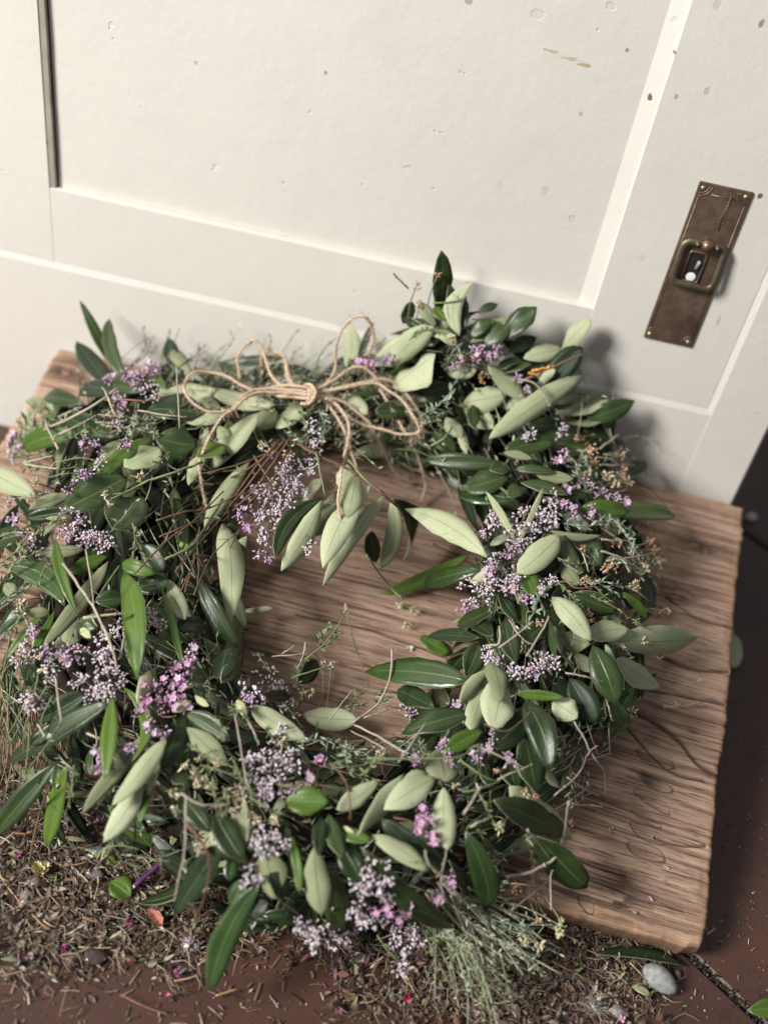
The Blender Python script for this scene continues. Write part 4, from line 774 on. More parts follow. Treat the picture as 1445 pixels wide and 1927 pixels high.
# --- bare twigs: colour thickness layer | points
TC = {'g': (0.36, 0.31, 0.25), 'b': (0.135, 0.075, 0.048), 'r': (0.26, 0.13, 0.09), 'n': (0.16, 0.19, 0.09), 'p': (0.36, 0.36, 0.25), 'y': (0.45, 0.25, 0.06)}
TW = """g 4 5|1080 1357 1107 1408 1103 1425 1085 1460 1043 1496;g 4 5|1107 1408 1122 1432 1137 1455 1140 1500;g 3 4|1067 1463 1100 1485 1125 1497;g 3 3|1103 1360 1113 1388 1124 1418;g 2.5 2|1145 1360 1146 1390 1147 1415;g 3 2|1106 1430 1128 1424 1148 1417;g 3 6|1063 1266 1100 1273 1131 1282;g 3 5|1140 1317 1146 1336 1151 1356
g 6 8|954 1651 1000 1640 1045 1611 1063 1560 1068 1520 1072 1508;g 4 8|1070 1514 1095 1515 1130 1517;g 4 7|992 1560 1014 1588 1037 1617;g 4 6|1042 1623 1035 1660 1037 1710;g 3.5 5|962 1663 990 1665 1020 1667;g 3 5|960 1714 1000 1683 1032 1657;g 4 5|917 1679 945 1690 975 1691;g 5 8|872 1533 890 1505 905 1480;g 5 6|884 1556 900 1548 918 1541;g 3 0|1249 1331 1285 1328 1320 1323
g 4 8|738 1220 735 1270 718 1315 695 1338 663 1362;g 4 7|663 1362 700 1380 735 1400 765 1420;g 3 6|685 1350 712 1342 740 1330;g 3 6|660 1375 690 1390 725 1410;g 3 7|618 1355 640 1328 662 1300;g 4 8|750 1435 775 1398 801 1360;n 3 4|672 1310 690 1303 745 1303;b 3.5 7|620 1435 650 1470 659 1510 659 1540;b 3 5|600 1440 640 1450 690 1470;b 3 5|560 1470 620 1480 660 1488
g 3 8|443 1345 452 1400 460 1450 467 1485;g 3 7|466 1355 478 1378 487 1400;g 4 8|340 1492 372 1512 400 1516 430 1514;b 5 8|350 1548 385 1590 395 1630 385 1690 366 1735;g 4 7|350 1500 350 1560 345 1620 328 1695;b 4 5|93 1480 70 1550 55 1625;g 3 3|75 1530 30 1565 0 1590;g 4 7|105 1275 110 1318 117 1360;g 5 8|195 1180 215 1230 220 1265;p 4 6|72 1363 80 1378 86 1386;p 4 5|165 1380 178 1386 192 1392
g 5 8|120 1060 150 1105 175 1140 210 1215;g 3 8|162 1035 172 1095 178 1150;n 3 7|225 1065 200 1100 178 1135;p 5 7|158 1163 195 1158 235 1155;b 4 6|295 980 350 963 385 960 440 935;b 3.5 6|300 1010 350 990 400 970;b 4 7|255 1080 312 1020 360 985 420 925;b 3 6|352 977 366 995 380 1010;b 3 6|330 1075 395 1000 430 960;b 3 5|340 1115 358 1075 370 1040;b 3 5|348 1115 358 1080 365 1050;b 3 8|365 1120 400 1045 455 995;b 3 8|365 1045 420 1045 450 1000;b 3 6|372 1040 374 1070 372 1100;n 5 7|310 1052 350 1035 375 1010 420 940
b 4 7|535 830 500 870 465 915 425 960;b 4 7|545 825 505 885 480 920 440 960;b 4 6|525 830 480 880 445 930;b 3.5 6|550 830 515 900 470 945;b 3.5 5|520 840 470 880 410 910;b 3 5|510 850 460 870 390 890
g 5 6|85 808 165 770 222 730;g 4 5|97 825 140 805 180 783;g 4 5|110 785 133 775 155 765;g 4 7|200 738 208 760 218 782;r 3 6|195 753 235 752 275 755;g 3 6|260 772 305 780 350 785;g 3 8|332 690 336 750 338 805;g 4 6|85 790 95 815 110 845;g 3 4|270 758 285 748 300 735;g 4 4|105 820 150 800 180 783;p 4 5|45 871 70 865 100 858;p 4 5|45 873 75 878 110 882;n 5 8|380 870 335 887 280 905 255 918 212 938
g 4 8|980 715 1010 725 1033 762;r 4 6|985 715 1045 688 1095 667;y 6 6|1000 698 1020 694 1040 690;y 6 6|995 702 1005 705 1015 706;b 3 5|740 515 755 530 768 543;n 3 6|815 570 850 568 870 562;g 4 8|938 1220 970 1196 1002 1172;g 4 8|990 1235 1018 1190 1032 1160;g 3 7|957 1165 980 1200 1005 1215;g 3 5|1130 1015 1155 1017 1180 1018;g 4 5|1130 1037 1170 1050 1205 1072;g 4 5|1140 1055 1215 1045 1250 1030;g 3 4|1180 1040 1230 1070 1265 1085;n 3 5|1195 1110 1220 1130 1250 1148;g 3 8|1095 1040 1102 1058 1107 1075;r 3 7|1060 1085 1080 1105 1110 1105 1120 1090;p 4 4|1128 844 1145 832 1160 820;p 4 4|1135 855 1148 856 1160 856;p 4 3|1130 875 1160 876 1192 876
b 3 7|912 1363 950 1376 980 1358 1000 1335;g 4 7|900 1405 930 1418 985 1444;n 4 8|690 1427 760 1428 860 1425 885 1408 900 1402;n 3.5 7|865 1430 900 1455 935 1472;g 3.5 7|935 1468 960 1455 1000 1440;n 3 6|870 1490 900 1485 940 1470;b 4 4|740 1538 770 1545 780 1548;b 4 4|795 1555 820 1570 830 1580;g 4 8|800 1600 805 1625 830 1645 845 1672;n 4 7|770 1622 800 1625 830 1645;g 4 6|840 1700 830 1660 840 1600
p 4 8|915 1215 938 1210 940 1180;n 3.5 8|575 1240 610 1212 640 1172 651 1150;n 3.5 8|548 1276 590 1262 620 1255;g 3 7|575 1210 570 1235 560 1258;g 3 6|512 1235 545 1233 575 1230;g 3 6|530 1230 545 1222 556 1214;n 4 7|690 1045 730 1100 757 1128;n 4 6|810 840 835 825 850 805;b 5 6|560 835 600 858 650 880 690 905 720 930 750 955;n 4 6|655 865 690 905 720 925;n 4 7|595 850 605 900 612 930;b 4 5|215 1320 225 1350 228 1375;n 4 5|305 1375 312 1395 308 1412;g 4 5|240 1185 232 1210 225 1240"""
def twig(col, th, layer, P_):
    pts = [(P_[i], P_[i+1]) for i in range(0, len(P_), 2)]; n = len(pts)
    W3 = []
    for i, (x, y) in enumerate(pts):
        h = hgt(x, y, layer)+(0.002*math.sin(i*1.7) if layer else 0)+(.009 if layer >= 6 else .002); W3.append(pt(x, y, h, .008))
    sp_ = spline(W3, 4*(n-1)); k = pxm(W3[0]); m_ = MB(); c = TC[col]
    r = th*k*0.56; pr = [np.array(p)+nrg.normal(size=3)*r*0.22 for p in sp_]
    m_.tube(pr, r, [jit(c, .25) for _ in pr], 6, r*rng.uniform(.6, .9))
    for i in range(2, len(pr)-2, 4):                        # little nodes and side stubs
        m_.blob(pr[i], r*1.35, jit(c, .3))
        if rng.random() < .3 and th < 6:
            d = unit(pr[i+1]-pr[i-1]+nrg.normal(size=3)*.8); m_.tube([pr[i], pr[i]+d*.003, pr[i]+d*.006+nrg.normal(size=3)*.001], r*.6, jit(c, .25), 4, r*.35)
    m_.blob(pr[-1], r*1.3, jit(tuple(v*.8 for v in c), .2))
    return put(m_.obj('twig', M['vc'], wr))
for it in TW.replace('\n', ';').split(';'):
    hd, ps = it.split('|'); a, b_, c_ = hd.split(); twig(a, float(b_), int(c_), [float(v) for v in ps.split()])
m_ = MB(); m_.blob(pt(343, 1026, hgt(343, 1026, 6)+.002), .0023, (0.16, 0.30, 0.04), (1, 1, 1)); put(m_.obj('berry', M['vc'], wr))

# --- fine leafy sprigs: colour layer spread | points
SC = {'n': (0.17, 0.21, 0.10), 'g': (0.31, 0.34, 0.24), 'p': (0.40, 0.45, 0.28), 't': (0.26, 0.32, 0.235)}
SPG = """t 5 14|1060 985 1110 990 1150 980 1195 1030;t 5 12|1150 975 1175 1000 1190 1038;t 4 12|1180 1030 1205 1045 1228 1062;n 5 11|1060 1120 1080 1135 1100 1150;t 6 12|1090 1100 1140 1095 1190 1110;t 5 12|1110 1090 1140 1105 1175 1125;n 5 10|1100 1085 1130 1115 1165 1150;n 6 12|1045 1092 1070 1115 1100 1152;t 7 12|1005 1155 1010 1130 1030 1105;t 7 12|985 1185 1000 1160 1012 1130;n 5 10|1110 1120 1160 1145 1200 1175;n 5 10|1190 1165 1215 1180 1240 1192;t 5 12|1090 845 1100 865 1110 885;t 5 12|1060 850 1085 875 1075 905;t 4 14|1120 980 1160 985 1190 1000;t 4 14|1150 1045 1180 1062 1205 1085;n 5 12|1030 1040 1075 1060 1110 1060;g 3 10|1165 1210 1175 1222 1188 1238
t 5 14|790 785 820 765 850 738;t 5 14|840 765 850 730 870 700;n 5 14|800 760 815 780 830 805;t 5 12|870 645 850 665 840 695;n 4 12|885 665 865 668 845 675;n 4 12|770 640 800 620 830 625;t 4 14|790 800 820 790 845 770;n 4 14|830 690 850 680 880 690;n 2 16|570 720 590 700 600 690;n 2 16|640 705 655 690 660 678;n 3 14|560 770 575 795 580 820;t 3 14|600 770 610 800 605 830;n 3 12|530 780 545 805 555 830;t 3 14|575 700 560 715 550 730
p 2 26|35 835 70 805 105 780 62 768;p 2 24|45 810 55 790 75 770;p 3 24|60 830 80 800 110 790;p 2 22|10 850 30 825 50 815;g 5 14|185 780 235 785 290 790;g 5 14|180 795 230 795 270 788;t 6 14|252 780 245 805 232 832;g 4 14|190 800 240 805 280 800;n 4 14|120 830 150 815 185 810;n 3 14|40 880 80 885 140 880;n 3 14|90 900 120 892 160 890;g 4 14|250 800 275 812 300 818;n 4 14|20 860 60 855 110 850;n 4 12|110 870 150 862 190 868
n 6 16|0 1060 35 1035 60 1012 115 975;n 6 16|0 1100 30 1060 70 1040;n 5 14|0 1010 30 1000 60 990;n 6 14|60 1010 85 990 115 975;n 6 16|250 985 255 1015 250 1050;n 6 16|258 1000 262 1025 270 1048;n 7 12|320 850 300 868 280 880;n 5 14|0 1150 20 1120 50 1110;n 5 12|90 1060 80 1080 70 1100;g 5 10|10 940 60 935 90 925;n 5 12|55 1130 40 1160 15 1190
n 4 8|20 1195 12 1240 2 1290;n 4 8|75 1260 60 1320 20 1400;n 4 8|90 1290 50 1360 45 1420;n 4 8|60 1300 30 1360 5 1400;n 4 8|55 1340 55 1400 48 1460;n 4 8|40 1440 36 1500 25 1560;n 5 8|115 1360 90 1400 60 1440;n 3 8|100 1310 80 1350 75 1395;n 3 10|140 1440 135 1490 125 1530
n 7 14|378 1440 415 1450 455 1468;n 7 12|400 1462 405 1500 410 1532;n 7 12|440 1430 452 1460 470 1492;n 7 14|470 1500 495 1515 522 1532;n 7 14|360 1438 375 1455 400 1482;n 7 14|355 1400 370 1410 392 1430;n 7 14|420 1480 430 1510 418 1540;n 7 14|450 1455 470 1480 475 1510;t 7 14|476 1232 490 1236 502 1258;n 6 14|560 1295 562 1260 575 1225;n 6 14|600 1222 625 1205 640 1190;n 7 16|600 1216 612 1190 624 1175;t 7 16|560 1396 600 1392 640 1400;t 7 16|640 1400 650 1420 657 1452;t 7 14|640 1405 655 1408 676 1420;n 6 12|515 1475 550 1478 590 1470;n 7 14|500 1370 510 1385 520 1395;n 6 14|405 1350 420 1375 415 1390;n 6 14|430 1330 455 1340 470 1360;n 7 12|380 1420 430 1440 480 1462
n 6 12|680 1458 700 1440 720 1425;n 5 12|790 1430 800 1415 792 1398;n 5 12|650 1330 668 1328 690 1325;n 5 12|655 1340 670 1312 664 1298;t 4 12|715 1300 718 1312 725 1318;n 4 12|705 1325 720 1320 735 1312;n 6 12|900 1490 915 1520 932 1552;n 4 14|990 1570 1005 1640 1010 1720;n 4 12|1000 1600 1010 1650 1018 1692;n 3 14|915 1580 930 1610 935 1640;n 3 14|900 1560 920 1600 935 1615;n 5 10|1065 1385 1058 1410 1060 1440;n 3 10|1050 1370 1060 1400 1052 1420;n 6 14|620 1440 650 1432 690 1430
n 4 14|790 1735 815 1790 845 1850;n 3 14|800 1745 840 1810 860 1880;n 4 14|795 1740 850 1780 900 1835;n 3 14|870 1785 920 1830 980 1880;n 3 14|900 1790 910 1850 905 1920;n 3 14|860 1780 880 1850 940 1925;t 5 12|830 1690 900 1730 1000 1765;t 5 12|850 1680 920 1720 990 1750;g 5 12|845 1700 920 1760 1010 1785;t 5 12|870 1690 940 1735 1045 1740;g 5 12|840 1720 900 1770 970 1810;t 4 12|820 1730 890 1790 960 1850;g 5 10|880 1670 930 1700 980 1730;t 4 12|860 1730 930 1790 1000 1830;g 4 12|880 1740 960 1780 1010 1800;t 5 12|915 1710 960 1740 1000 1748;n 4 14|710 1760 730 1790 760 1820;n 4 14|560 1740 575 1760 590 1790"""
def sprig(col, layer, spread, P_):
    pts = [(P_[i], P_[i+1]) for i in range(0, len(P_), 2)]; n = len(pts)
    W3 = [pt(x, y, hgt(x, y, layer)+.003+.003*math.sin(i*2.1), .009+.002*layer) for i, (x, y) in enumerate(pts)]
    sp_ = spline(W3, 6*(n-1)); m_ = MB(); k = pxm(W3[0]); c = SC[col]
    stemc = tuple(0.5*a+0.5*b2 for a, b2 in zip(c, (0.2, 0.16, 0.11)))
    m_.tube(sp_, .00055, [jit(stemc, .2) for _ in sp_], 4, .0003)
    step = 1 if spread > 9 else 2
    for i in range(1, len(sp_), step):
        p = sp_[i]; d = unit(sp_[i]-sp_[i-1]); fr = i/len(sp_)
        for q_ in range(2 if spread > 9 else 1):
            dd = unit(d*0.75+nrg.normal(size=3)*0.65+0.15*BN); ln = spread*k*rng.uniform(.7, 1.35)*(1.1-.4*fr)
            m_.blade(p, dd, unit(CAM-p)+nrg.normal(size=3)*.6, ln, ln*rng.uniform(.18, .30), jit(c, .3), .2, rng.uniform(-.2, .3))
    return put(m_.obj('sprig', M['vc'], wr))
for it in SPG.replace('\n', ';').split(';'):
    hd, ps = it.split('|'); a, b_, c_ = hd.split(); sprig(a, int(b_), float(c_), [float(v) for v in ps.split()])
for i in range(40):
    x, y = rng.uniform(800, 900), rng.uniform(1660, 1770); a = math.radians(rng.choice([rng.uniform(8, 40), rng.uniform(35, 85)])); ln = rng.uniform(80, 220)
    x1, y1 = x+math.cos(a)*ln*.5+rng.uniform(-10, 10), y+math.sin(a)*ln*.5+rng.uniform(-10, 10); x2, y2 = x+math.cos(a+.1)*ln, y+math.sin(a+.1)*ln
    sprig(rng.choice('gtgpn'), rng.choice([2, 3, 4, 5]), rng.uniform(9.5, 14), [x, y, x1, y1, x2, y2])
for i in range(26):
    x, y = rng.uniform(800, 880), rng.uniform(1660, 1740); a = math.radians(rng.uniform(15, 70)); ln = rng.uniform(110, 230)
    twig(rng.choice('gpgn'), rng.uniform(2.2, 3.6), rng.choice([2, 3, 4, 5]), [x, y, x+math.cos(a)*ln*.5, y+math.sin(a)*ln*.5+rng.uniform(-8, 8), x+math.cos(a+.08)*ln, y+math.sin(a+.08)*ln])
# hidden and half-hidden greenery deep in the ring and stems hanging over the lower left edge
m_ = MB()
for i in range(1000):
    a = rng.uniform(0, 360); s = rng.uniform(-.95, .95); x, y = ring_pt(a, s); d = math.radians(a+90+rng.uniform(-50, 50)); ln = rng.uniform(40, 110)
    x2, y2 = x+math.cos(d)*ln, y+math.sin(d)*ln
    p, q2 = pt(x, y, .008+.062*prof(x, y)*rng.uniform(.3, 1.0), .008), pt(x2, y2, .010+.068*prof(x2, y2)*rng.uniform(.3, 1.05), .008)
    c = rng.choice([TC['g'], TC['b'], TC['n'], TC['g'], SC['n'], (0.05, 0.055, 0.03), (0.06, 0.04, 0.028), (0.30, 0.27, 0.21), (0.045, 0.05, 0.025)])
    W3 = spline([p, (p+q2)/2+nrg.normal(size=3)*.003, q2], 5); m_.tube(W3, rng.uniform(.0003, .0006), jit(c, .35), 4, .0002)
    if rng.random() < .6:
        for w3 in W3[1:]: m_.blade(w3, unit(q2-p)+nrg.normal(size=3)*.6, unit(CAM-p)+nrg.normal(size=3)*.5, rng.uniform(.003, .006), .0012, jit(rng.choice(list(SC.values())), .35), .2, .2)
for i in range(120):
    x, y = rng.uniform(-40, 130), rng.uniform(1230, 1340); x2, y2 = x+rng.uniform(-45, 35), y+rng.uniform(70, 190)
    p, q2 = pt(x, y, rng.uniform(.015, .035), .01), pt(x2, y2, rng.uniform(.006, .02), .01)
    m_.tube(spline([p, (p+q2)/2+nrg.normal(size=3)*.004, q2], 5), rng.uniform(.0003, .0006), jit(rng.choice([TC['b'], TC['n'], TC['n'], TC['r'], SC['n']]), .3), 4, .0002)
o = put(m_.obj('stem_mass', M['vc'], wr)); o['kind'] = 'stuff'

# --- twine bow
bow_k = MB(); hairs = []
def twine(mb_, W3, r, fuzz=2.6):
    W3 = [np.array(w_)+(nrg.normal(size=3)*.0004 if 0 < i_ < len(W3)-1 else 0) for i_, w_ in enumerate(W3)]
    L_ = sum(np.linalg.norm(np.array(W3[i+1])-np.array(W3[i])) for i in range(len(W3)-1))
    n = max(8, int(L_/.0011)); sp_ = [np.array(p) for p in spline(W3, n)]
    prev = None; fr = []
    for i, p in enumerate(sp_):
        d = unit(sp_[min(i+1, n)]-sp_[max(i-1, 0)])
        if prev is None: a = unit(np.cross(d, np.array([.3, .2, .9])))
        else: a = unit(prev-d*(prev@d))
        prev = a; fr.append((a, np.cross(d, a), d))
    for s in range(3):
        pts = []
        for i, p in enumerate(sp_):
            a = 2*math.pi*(s/3+i*0.0011/0.0075); pts.append(p+(fr[i][0]*math.cos(a)+fr[i][1]*math.sin(a))*r*.52)
        mb_.tube(pts, r*.55, (1, 1, 1), 6)
    for i in range(int(L_/.0011*fuzz)):
        k = rng.randrange(len(sp_)); d = unit(nrg.normal(size=3)+fr[k][2]*.8); p = sp_[k]+d*r*.6; ln = rng.uniform(.002, .008)
        mb_.tube([p, p+d*ln*.5+nrg.normal(size=3)*.0006, p+d*ln+nrg.normal(size=3)*.0012], 0.00011, (1, 1, 1), 3, .00005, cap=False)
def path(tile, ptsz, hs):
    t0 = TILE[tile]; n = len(ptsz)//2; out = []
    for i in range(n):
        x, y = t0[0]+ptsz[2*i]/t0[2], t0[1]+ptsz[2*i+1]/t0[2]; h = np.interp(i/(n-1), np.linspace(0, 1, len(hs)), hs); h = h+1.0*min(1.0, max(0.0, (h-2.0)/3.0))
        out.append(pt(x, y, h/100.0))
    return out
TR = 0.00096
for dz in (0, 1, 2, 3): twine(bow_k, path('B', [880+dz*22, 690+dz*14, 1010, 672+dz*26, 1110, 672+dz*27, 1220, 690+dz*25, 1300, 690+dz*25], [6.4, 6.8, 7.0-dz*.1, 6.9, 6.4]), TR*1.15, .5)
kn = [path('B', [1195+o_, 650, 1225+o_, 700, 1225+o_, 760, 1200+o_, 810], [6.4, 7.2, 7.2, 6.6]) for o_ in (-4, 12)]
kn.append(path('B', [1150, 680, 1215, 660, 1260, 720, 1220, 790, 1150, 800], [6.6, 7.3, 7.4, 7.0, 6.4]))
for w3 in kn: twine(bow_k, w3, TR*1.1, .5)
bow = put(bow_k.obj('twine_bow', M['twine'], wr, attr=False))
def strand(name, w3, r=TR):
    q_ = MB(); twine(q_, w3, r); return q_.obj(name, M['twine'], bow, attr=False)
strand('loop', path('B', [1200, 735, 1000, 700, 830, 690, 720, 745, 630, 830, 550, 862, 440, 855, 340, 800, 275, 710, 272, 630, 335, 570, 440, 557, 570, 590, 700, 660, 800, 700, 930, 720], [6.8, 6.8, 7.0, 7.2, 7.4, 7.2, 6.8, 6.5, 6.4]))
strand('tail', path('B', [1100, 720, 950, 715, 850, 720, 740, 765, 640, 840, 560, 910, 480, 1020, 425, 1140, 385, 1260, 400, 1400], [6.8, 7.0, 7.3, 7.0, 6.2, 5.4])+path('F', [330, 200, 365, 380, 385, 480], [4.6, 3.0]))
strand('loop', path('B', [1050, 710, 985, 670, 930, 590, 880, 460, 850, 360, 795, 318, 725, 360, 685, 450, 680, 540, 690, 610], [6.6, 6.8, 6.4, 6.0, 5.6, 5.0, 4.6]))
strand('loop', path('B', [1120, 700, 1075, 660, 1040, 570, 1030, 480, 980, 410, 910, 400, 870, 430, 850, 520], [6.6, 6.6, 6.0, 5.6, 5.0, 4.6]))
strand('loop', path('B', [1130, 710, 1080, 640, 1050, 560, 1040, 470], [6.6, 6.6, 6.2]))
strand('loop', path('C', [-20, 1100, 120, 1020, 250, 935, 330, 925, 420, 1010, 470, 1120, 560, 1270, 650, 1420], [6.6, 6.8, 6.6, 6.4, 6.2, 5.6, 5.0]))
strand('loop', path('C', [-10, 1095, 70, 1040, 125, 930, 130, 790, 170, 650, 255, 560, 345, 550, 400, 620, 405, 720, 370, 830], [6.4, 6.2, 5.6, 5.4, 5.0, 4.8]))
strand('loop', path('C', [-20, 1130, 200, 1080, 420, 1050, 520, 1110, 620, 1180, 720, 1310, 765, 1400, 720, 1440, 600, 1425, 480, 1400, 330, 1355, 200, 1290, 60, 1190, -20, 1150], [6.8, 6.8, 6.8, 6.4, 5.6, 5.4, 5.4, 6.0, 6.6]))
strand('tail', path('C', [-20, 1120, 200, 1065, 390, 1035, 500, 1020, 620, 1080, 720, 1200, 780, 1330, 760, 1440], [6.8, 6.8, 6.8, 6.4, 5.8, 5.2])+path('G', [700, 120, 745, 230, 790, 370, 800, 470, 770, 580], [4.6, 3.0, 1.6, .6]))
strand('tail', path('C', [-20, 1140, 170, 1170, 300, 1270, 390, 1370], [6.8, 6.5, 6.0, 5.4])+path('G', [420, 60, 480, 175, 540, 290, 620, 390, 720, 435], [4.6, 3.0, 1.2, .4]))
strand('tail', path('C', [-10, 1150, 60, 1200, 150, 1320, 190, 1420], [6.8, 6.4, 6.0])+path('G', [200, 90, 240, 200, 270, 270, 285, 330], [5.6, 5.2, 4.8]))
strand('tail', path('C', [-10, 1150, 120, 1190, 210, 1310, 230, 1400], [6.8, 6.6, 6.2])+path('G', [215, 120, 190, 240], [5.8, 5.4]))
strand('tail', path('G', [172, 320, 165, 430, 148, 560, 155, 650, 160, 730, 130, 780], [7.4, 7.4, 7.2, 7.0, 6.6, 5.8]))

# ================================================================== LITTER ON THE FLOOR
def poly_density(x, y):
    """how much litter lies at a pixel of the photograph"""
    if x < 380: lim = 1850+25*math.sin(x*.02)
    elif x < 520: lim = 1815
    elif x < 620: lim = 1830
    else: lim = 1960
    d = 1.0 if y < lim-110 else max(0.0, (lim-y)/110)
    if 520 < x < 760 and 1800 < y: d *= 0.35+0.65*(x-520)/240
    if x > 1180: d *= max(0, 1-(x-1180)/110)
    if 600 < x < 720 and 1790 < y < 1850: d *= .35
    n = fbm(np.array([x*.018]), np.array([y*.018]))[0]
    return d*(0.25+1.5*max(0, n-.22))
lit = MB(); BRN = [(0.13, 0.092, 0.068), (0.19, 0.14, 0.105), (0.075, 0.052, 0.04), (0.27, 0.205, 0.15), (0.12, 0.095, 0.085)]
def lp(x, y, z=0.001): return on_floor(x, y, z)
def samp():
    while True:
        x, y = rng.uniform(-30, 1300), rng.uniform(1440, 1950)
        if rng.random() < poly_density(x, y): return x, y
for i in range(11000):                                        # dark crumbs of soil and bark
    x, y = samp(); p = lp(x, y, rng.uniform(0, .0035)); lit.blob(p, rng.uniform(.0004, .0013)*(1.8 if rng.random() < .08 else 1), jit(rng.choice(BRN), .4))
for i in range(5200):                                         # curled brown fibres
    x, y = samp(); p = lp(x, y, rng.uniform(.001, .005)); d = unit(np.array([rng.gauss(0, 1), rng.gauss(0, 1), rng.gauss(0, .25)])); ln = rng.uniform(.003, .016)
    s_ = unit(np.cross(d, [0, 0, 1])); cu = rng.uniform(-.35, .35)
    q3 = [p, p+d*ln*.5+s_*ln*cu+np.array([0, 0, rng.uniform(0, .002)]), p+d*ln]
    q3 = [np.array([a[0], a[1], max(a[2], .0006)]) for a in spline(q3, 4)]
    lit.tube(q3, rng.uniform(.00015, .0004), jit(rng.choice([(0.27, 0.19, 0.125), (0.18, 0.13, 0.095), (0.40, 0.31, 0.21), (0.12, 0.085, 0.06), (0.22, 0.165, 0.13)]), .3), 3, .00012, cap=False)
for i in range(2300):                                         # flat scraps
    x, y = samp(); p = lp(x, y, rng.uniform(.0012, .0045)); d = np.array([rng.gauss(0, 1), rng.gauss(0, 1), rng.gauss(0, .3)])
    c = rng.choices([(0.30, 0.23, 0.15), (0.45, 0.40, 0.26), (0.16, 0.20, 0.08), (0.33, 0.10, 0.22), (0.55, 0.50, 0.42), (0.13, 0.08, 0.05), (0.30, 0.16, 0.07)], (22, 10, 12, 4, 6, 30, 10))[0]
    lit.blade(p, d, np.array([rng.gauss(0, .5), rng.gauss(0, .5), 1]), rng.uniform(.0018, .0075), rng.uniform(.0008, .0028), jit(c, .3), rng.uniform(-.1, .4), rng.uniform(-.2, .4))
for i in range(1700):                                          # curled papery flakes
    x, y = samp(); p = lp(x, y, rng.uniform(.0015, .004)); d = unit(np.array([rng.gauss(0, 1), rng.gauss(0, 1), rng.gauss(0, .35)])); ln = rng.uniform(.003, .0085)
    c = rng.choice([(0.20, 0.155, 0.125), (0.29, 0.235, 0.185), (0.14, 0.105, 0.085), (0.24, 0.19, 0.165), (0.36, 0.29, 0.21), (0.10, 0.07, 0.055), (0.20, 0.105, 0.07), (0.15, 0.075, 0.055)])
    lit.blade(p, d, np.array([rng.gauss(0, .7), rng.gauss(0, .7), 1]), ln, ln*rng.uniform(.25, .6), jit(c, .3), rng.uniform(-.3, .5), rng.uniform(-.3, .5))
for i in range(420):                                          # white specks and grey grit
    x, y = samp(); lit.blob(lp(x, y, rng.uniform(.001, .004)), rng.uniform(.0004, .0010), jit(rng.choice([(0.62, 0.58, 0.5), (0.25, 0.24, 0.23), (0.5, 0.42, 0.3)]), .25))
for i in range(1300):                                          # loose scatter over the bare tiles
    x, y = rng.uniform(-30, 1470), rng.uniform(1400, 1950)
    if x > 380 and y < 1780 and x < 1300: continue
    p = lp(x, y, .0006)
    if rng.random() < .7: lit.blob(p, rng.uniform(.0003, .0007), jit(rng.choice(BRN+[(0.5, 0.42, 0.33)]), .4))
    else: lit.blade(p, np.array([rng.gauss(0, 1), rng.gauss(0, 1), .05]), np.array([0, 0, 1]), rng.uniform(.001, .0045), rng.uniform(.0005, .0013), jit(rng.choice([(0.3, 0.22, 0.14), (0.16, 0.11, 0.08), (0.42, 0.36, 0.26), (0.2, 0.2, 0.1)]), .4), .2, .2)
for i in range(200):                                          # thin strew over the open tile at the lower left
    x, y = rng.uniform(-20, 680), 1940-150*rng.random()**.55; p = lp(x, y, .0008); d = unit(np.array([rng.gauss(0, 1), rng.gauss(0, 1), .02])); ln = rng.uniform(.002, .010)
    if rng.random() < .5: lit.tube([p, p+d*ln*.5+np.array([0, 0, .0006]), p+d*ln], rng.uniform(.00015, .0004), jit(rng.choice([(0.27, 0.19, 0.125), (0.14, 0.08, 0.055), (0.40, 0.31, 0.21), (0.1, 0.06, 0.045)]), .3), 3, cap=False)
    else: lit.blade(p, d, np.array([rng.gauss(0, .3), rng.gauss(0, .3), 1]), ln*.6, ln*rng.uniform(.12, .3), jit(rng.choice([(0.16, 0.10, 0.075), (0.24, 0.17, 0.12), (0.11, 0.065, 0.05), (0.36, 0.30, 0.2)]), .3), .2, .25)
for i in range(900):                                          # dirt gathered in the open joint
    f = rng.uniform(-.1, .2); o_ = rng.gauss(0, .0016); g2 = T0+TD*f+TN*o_; lit.blob(np.array([g2[0], g2[1], rng.uniform(-.002, .0012)]), rng.uniform(.0003, .0011), jit(rng.choice([(0.04, 0.03, 0.024), (0.07, 0.05, 0.04), (0.02, 0.016, 0.013)]), .4))
o = lit.obj('litter', M['lit'], smooth_=False); tag(o, 'brown plant litter and crumbs spread on the dark tiles under the wreath', 'litter', kind='stuff')
# glossy grey scales and grit that glint
gl = MB()
for i in range(130):
    x, y = samp(); c = jit(rng.choice([(0.10, 0.09, 0.085), (0.17, 0.155, 0.145), (0.07, 0.05, 0.045)]), .3); gl.blob(lp(x, y, rng.uniform(.0012, .003)), rng.uniform(.0015, .0042), c, (rng.uniform(.7, 1.2), rng.uniform(.7, 1.2), .35))
mg = vcol_mat('glossy_husk', 0.12, 0.7); o = gl.obj('husk_scatter', mg); tag(o, 'glossy grey brown seed husks glinting in the floor litter', 'seed husks', kind='stuff')

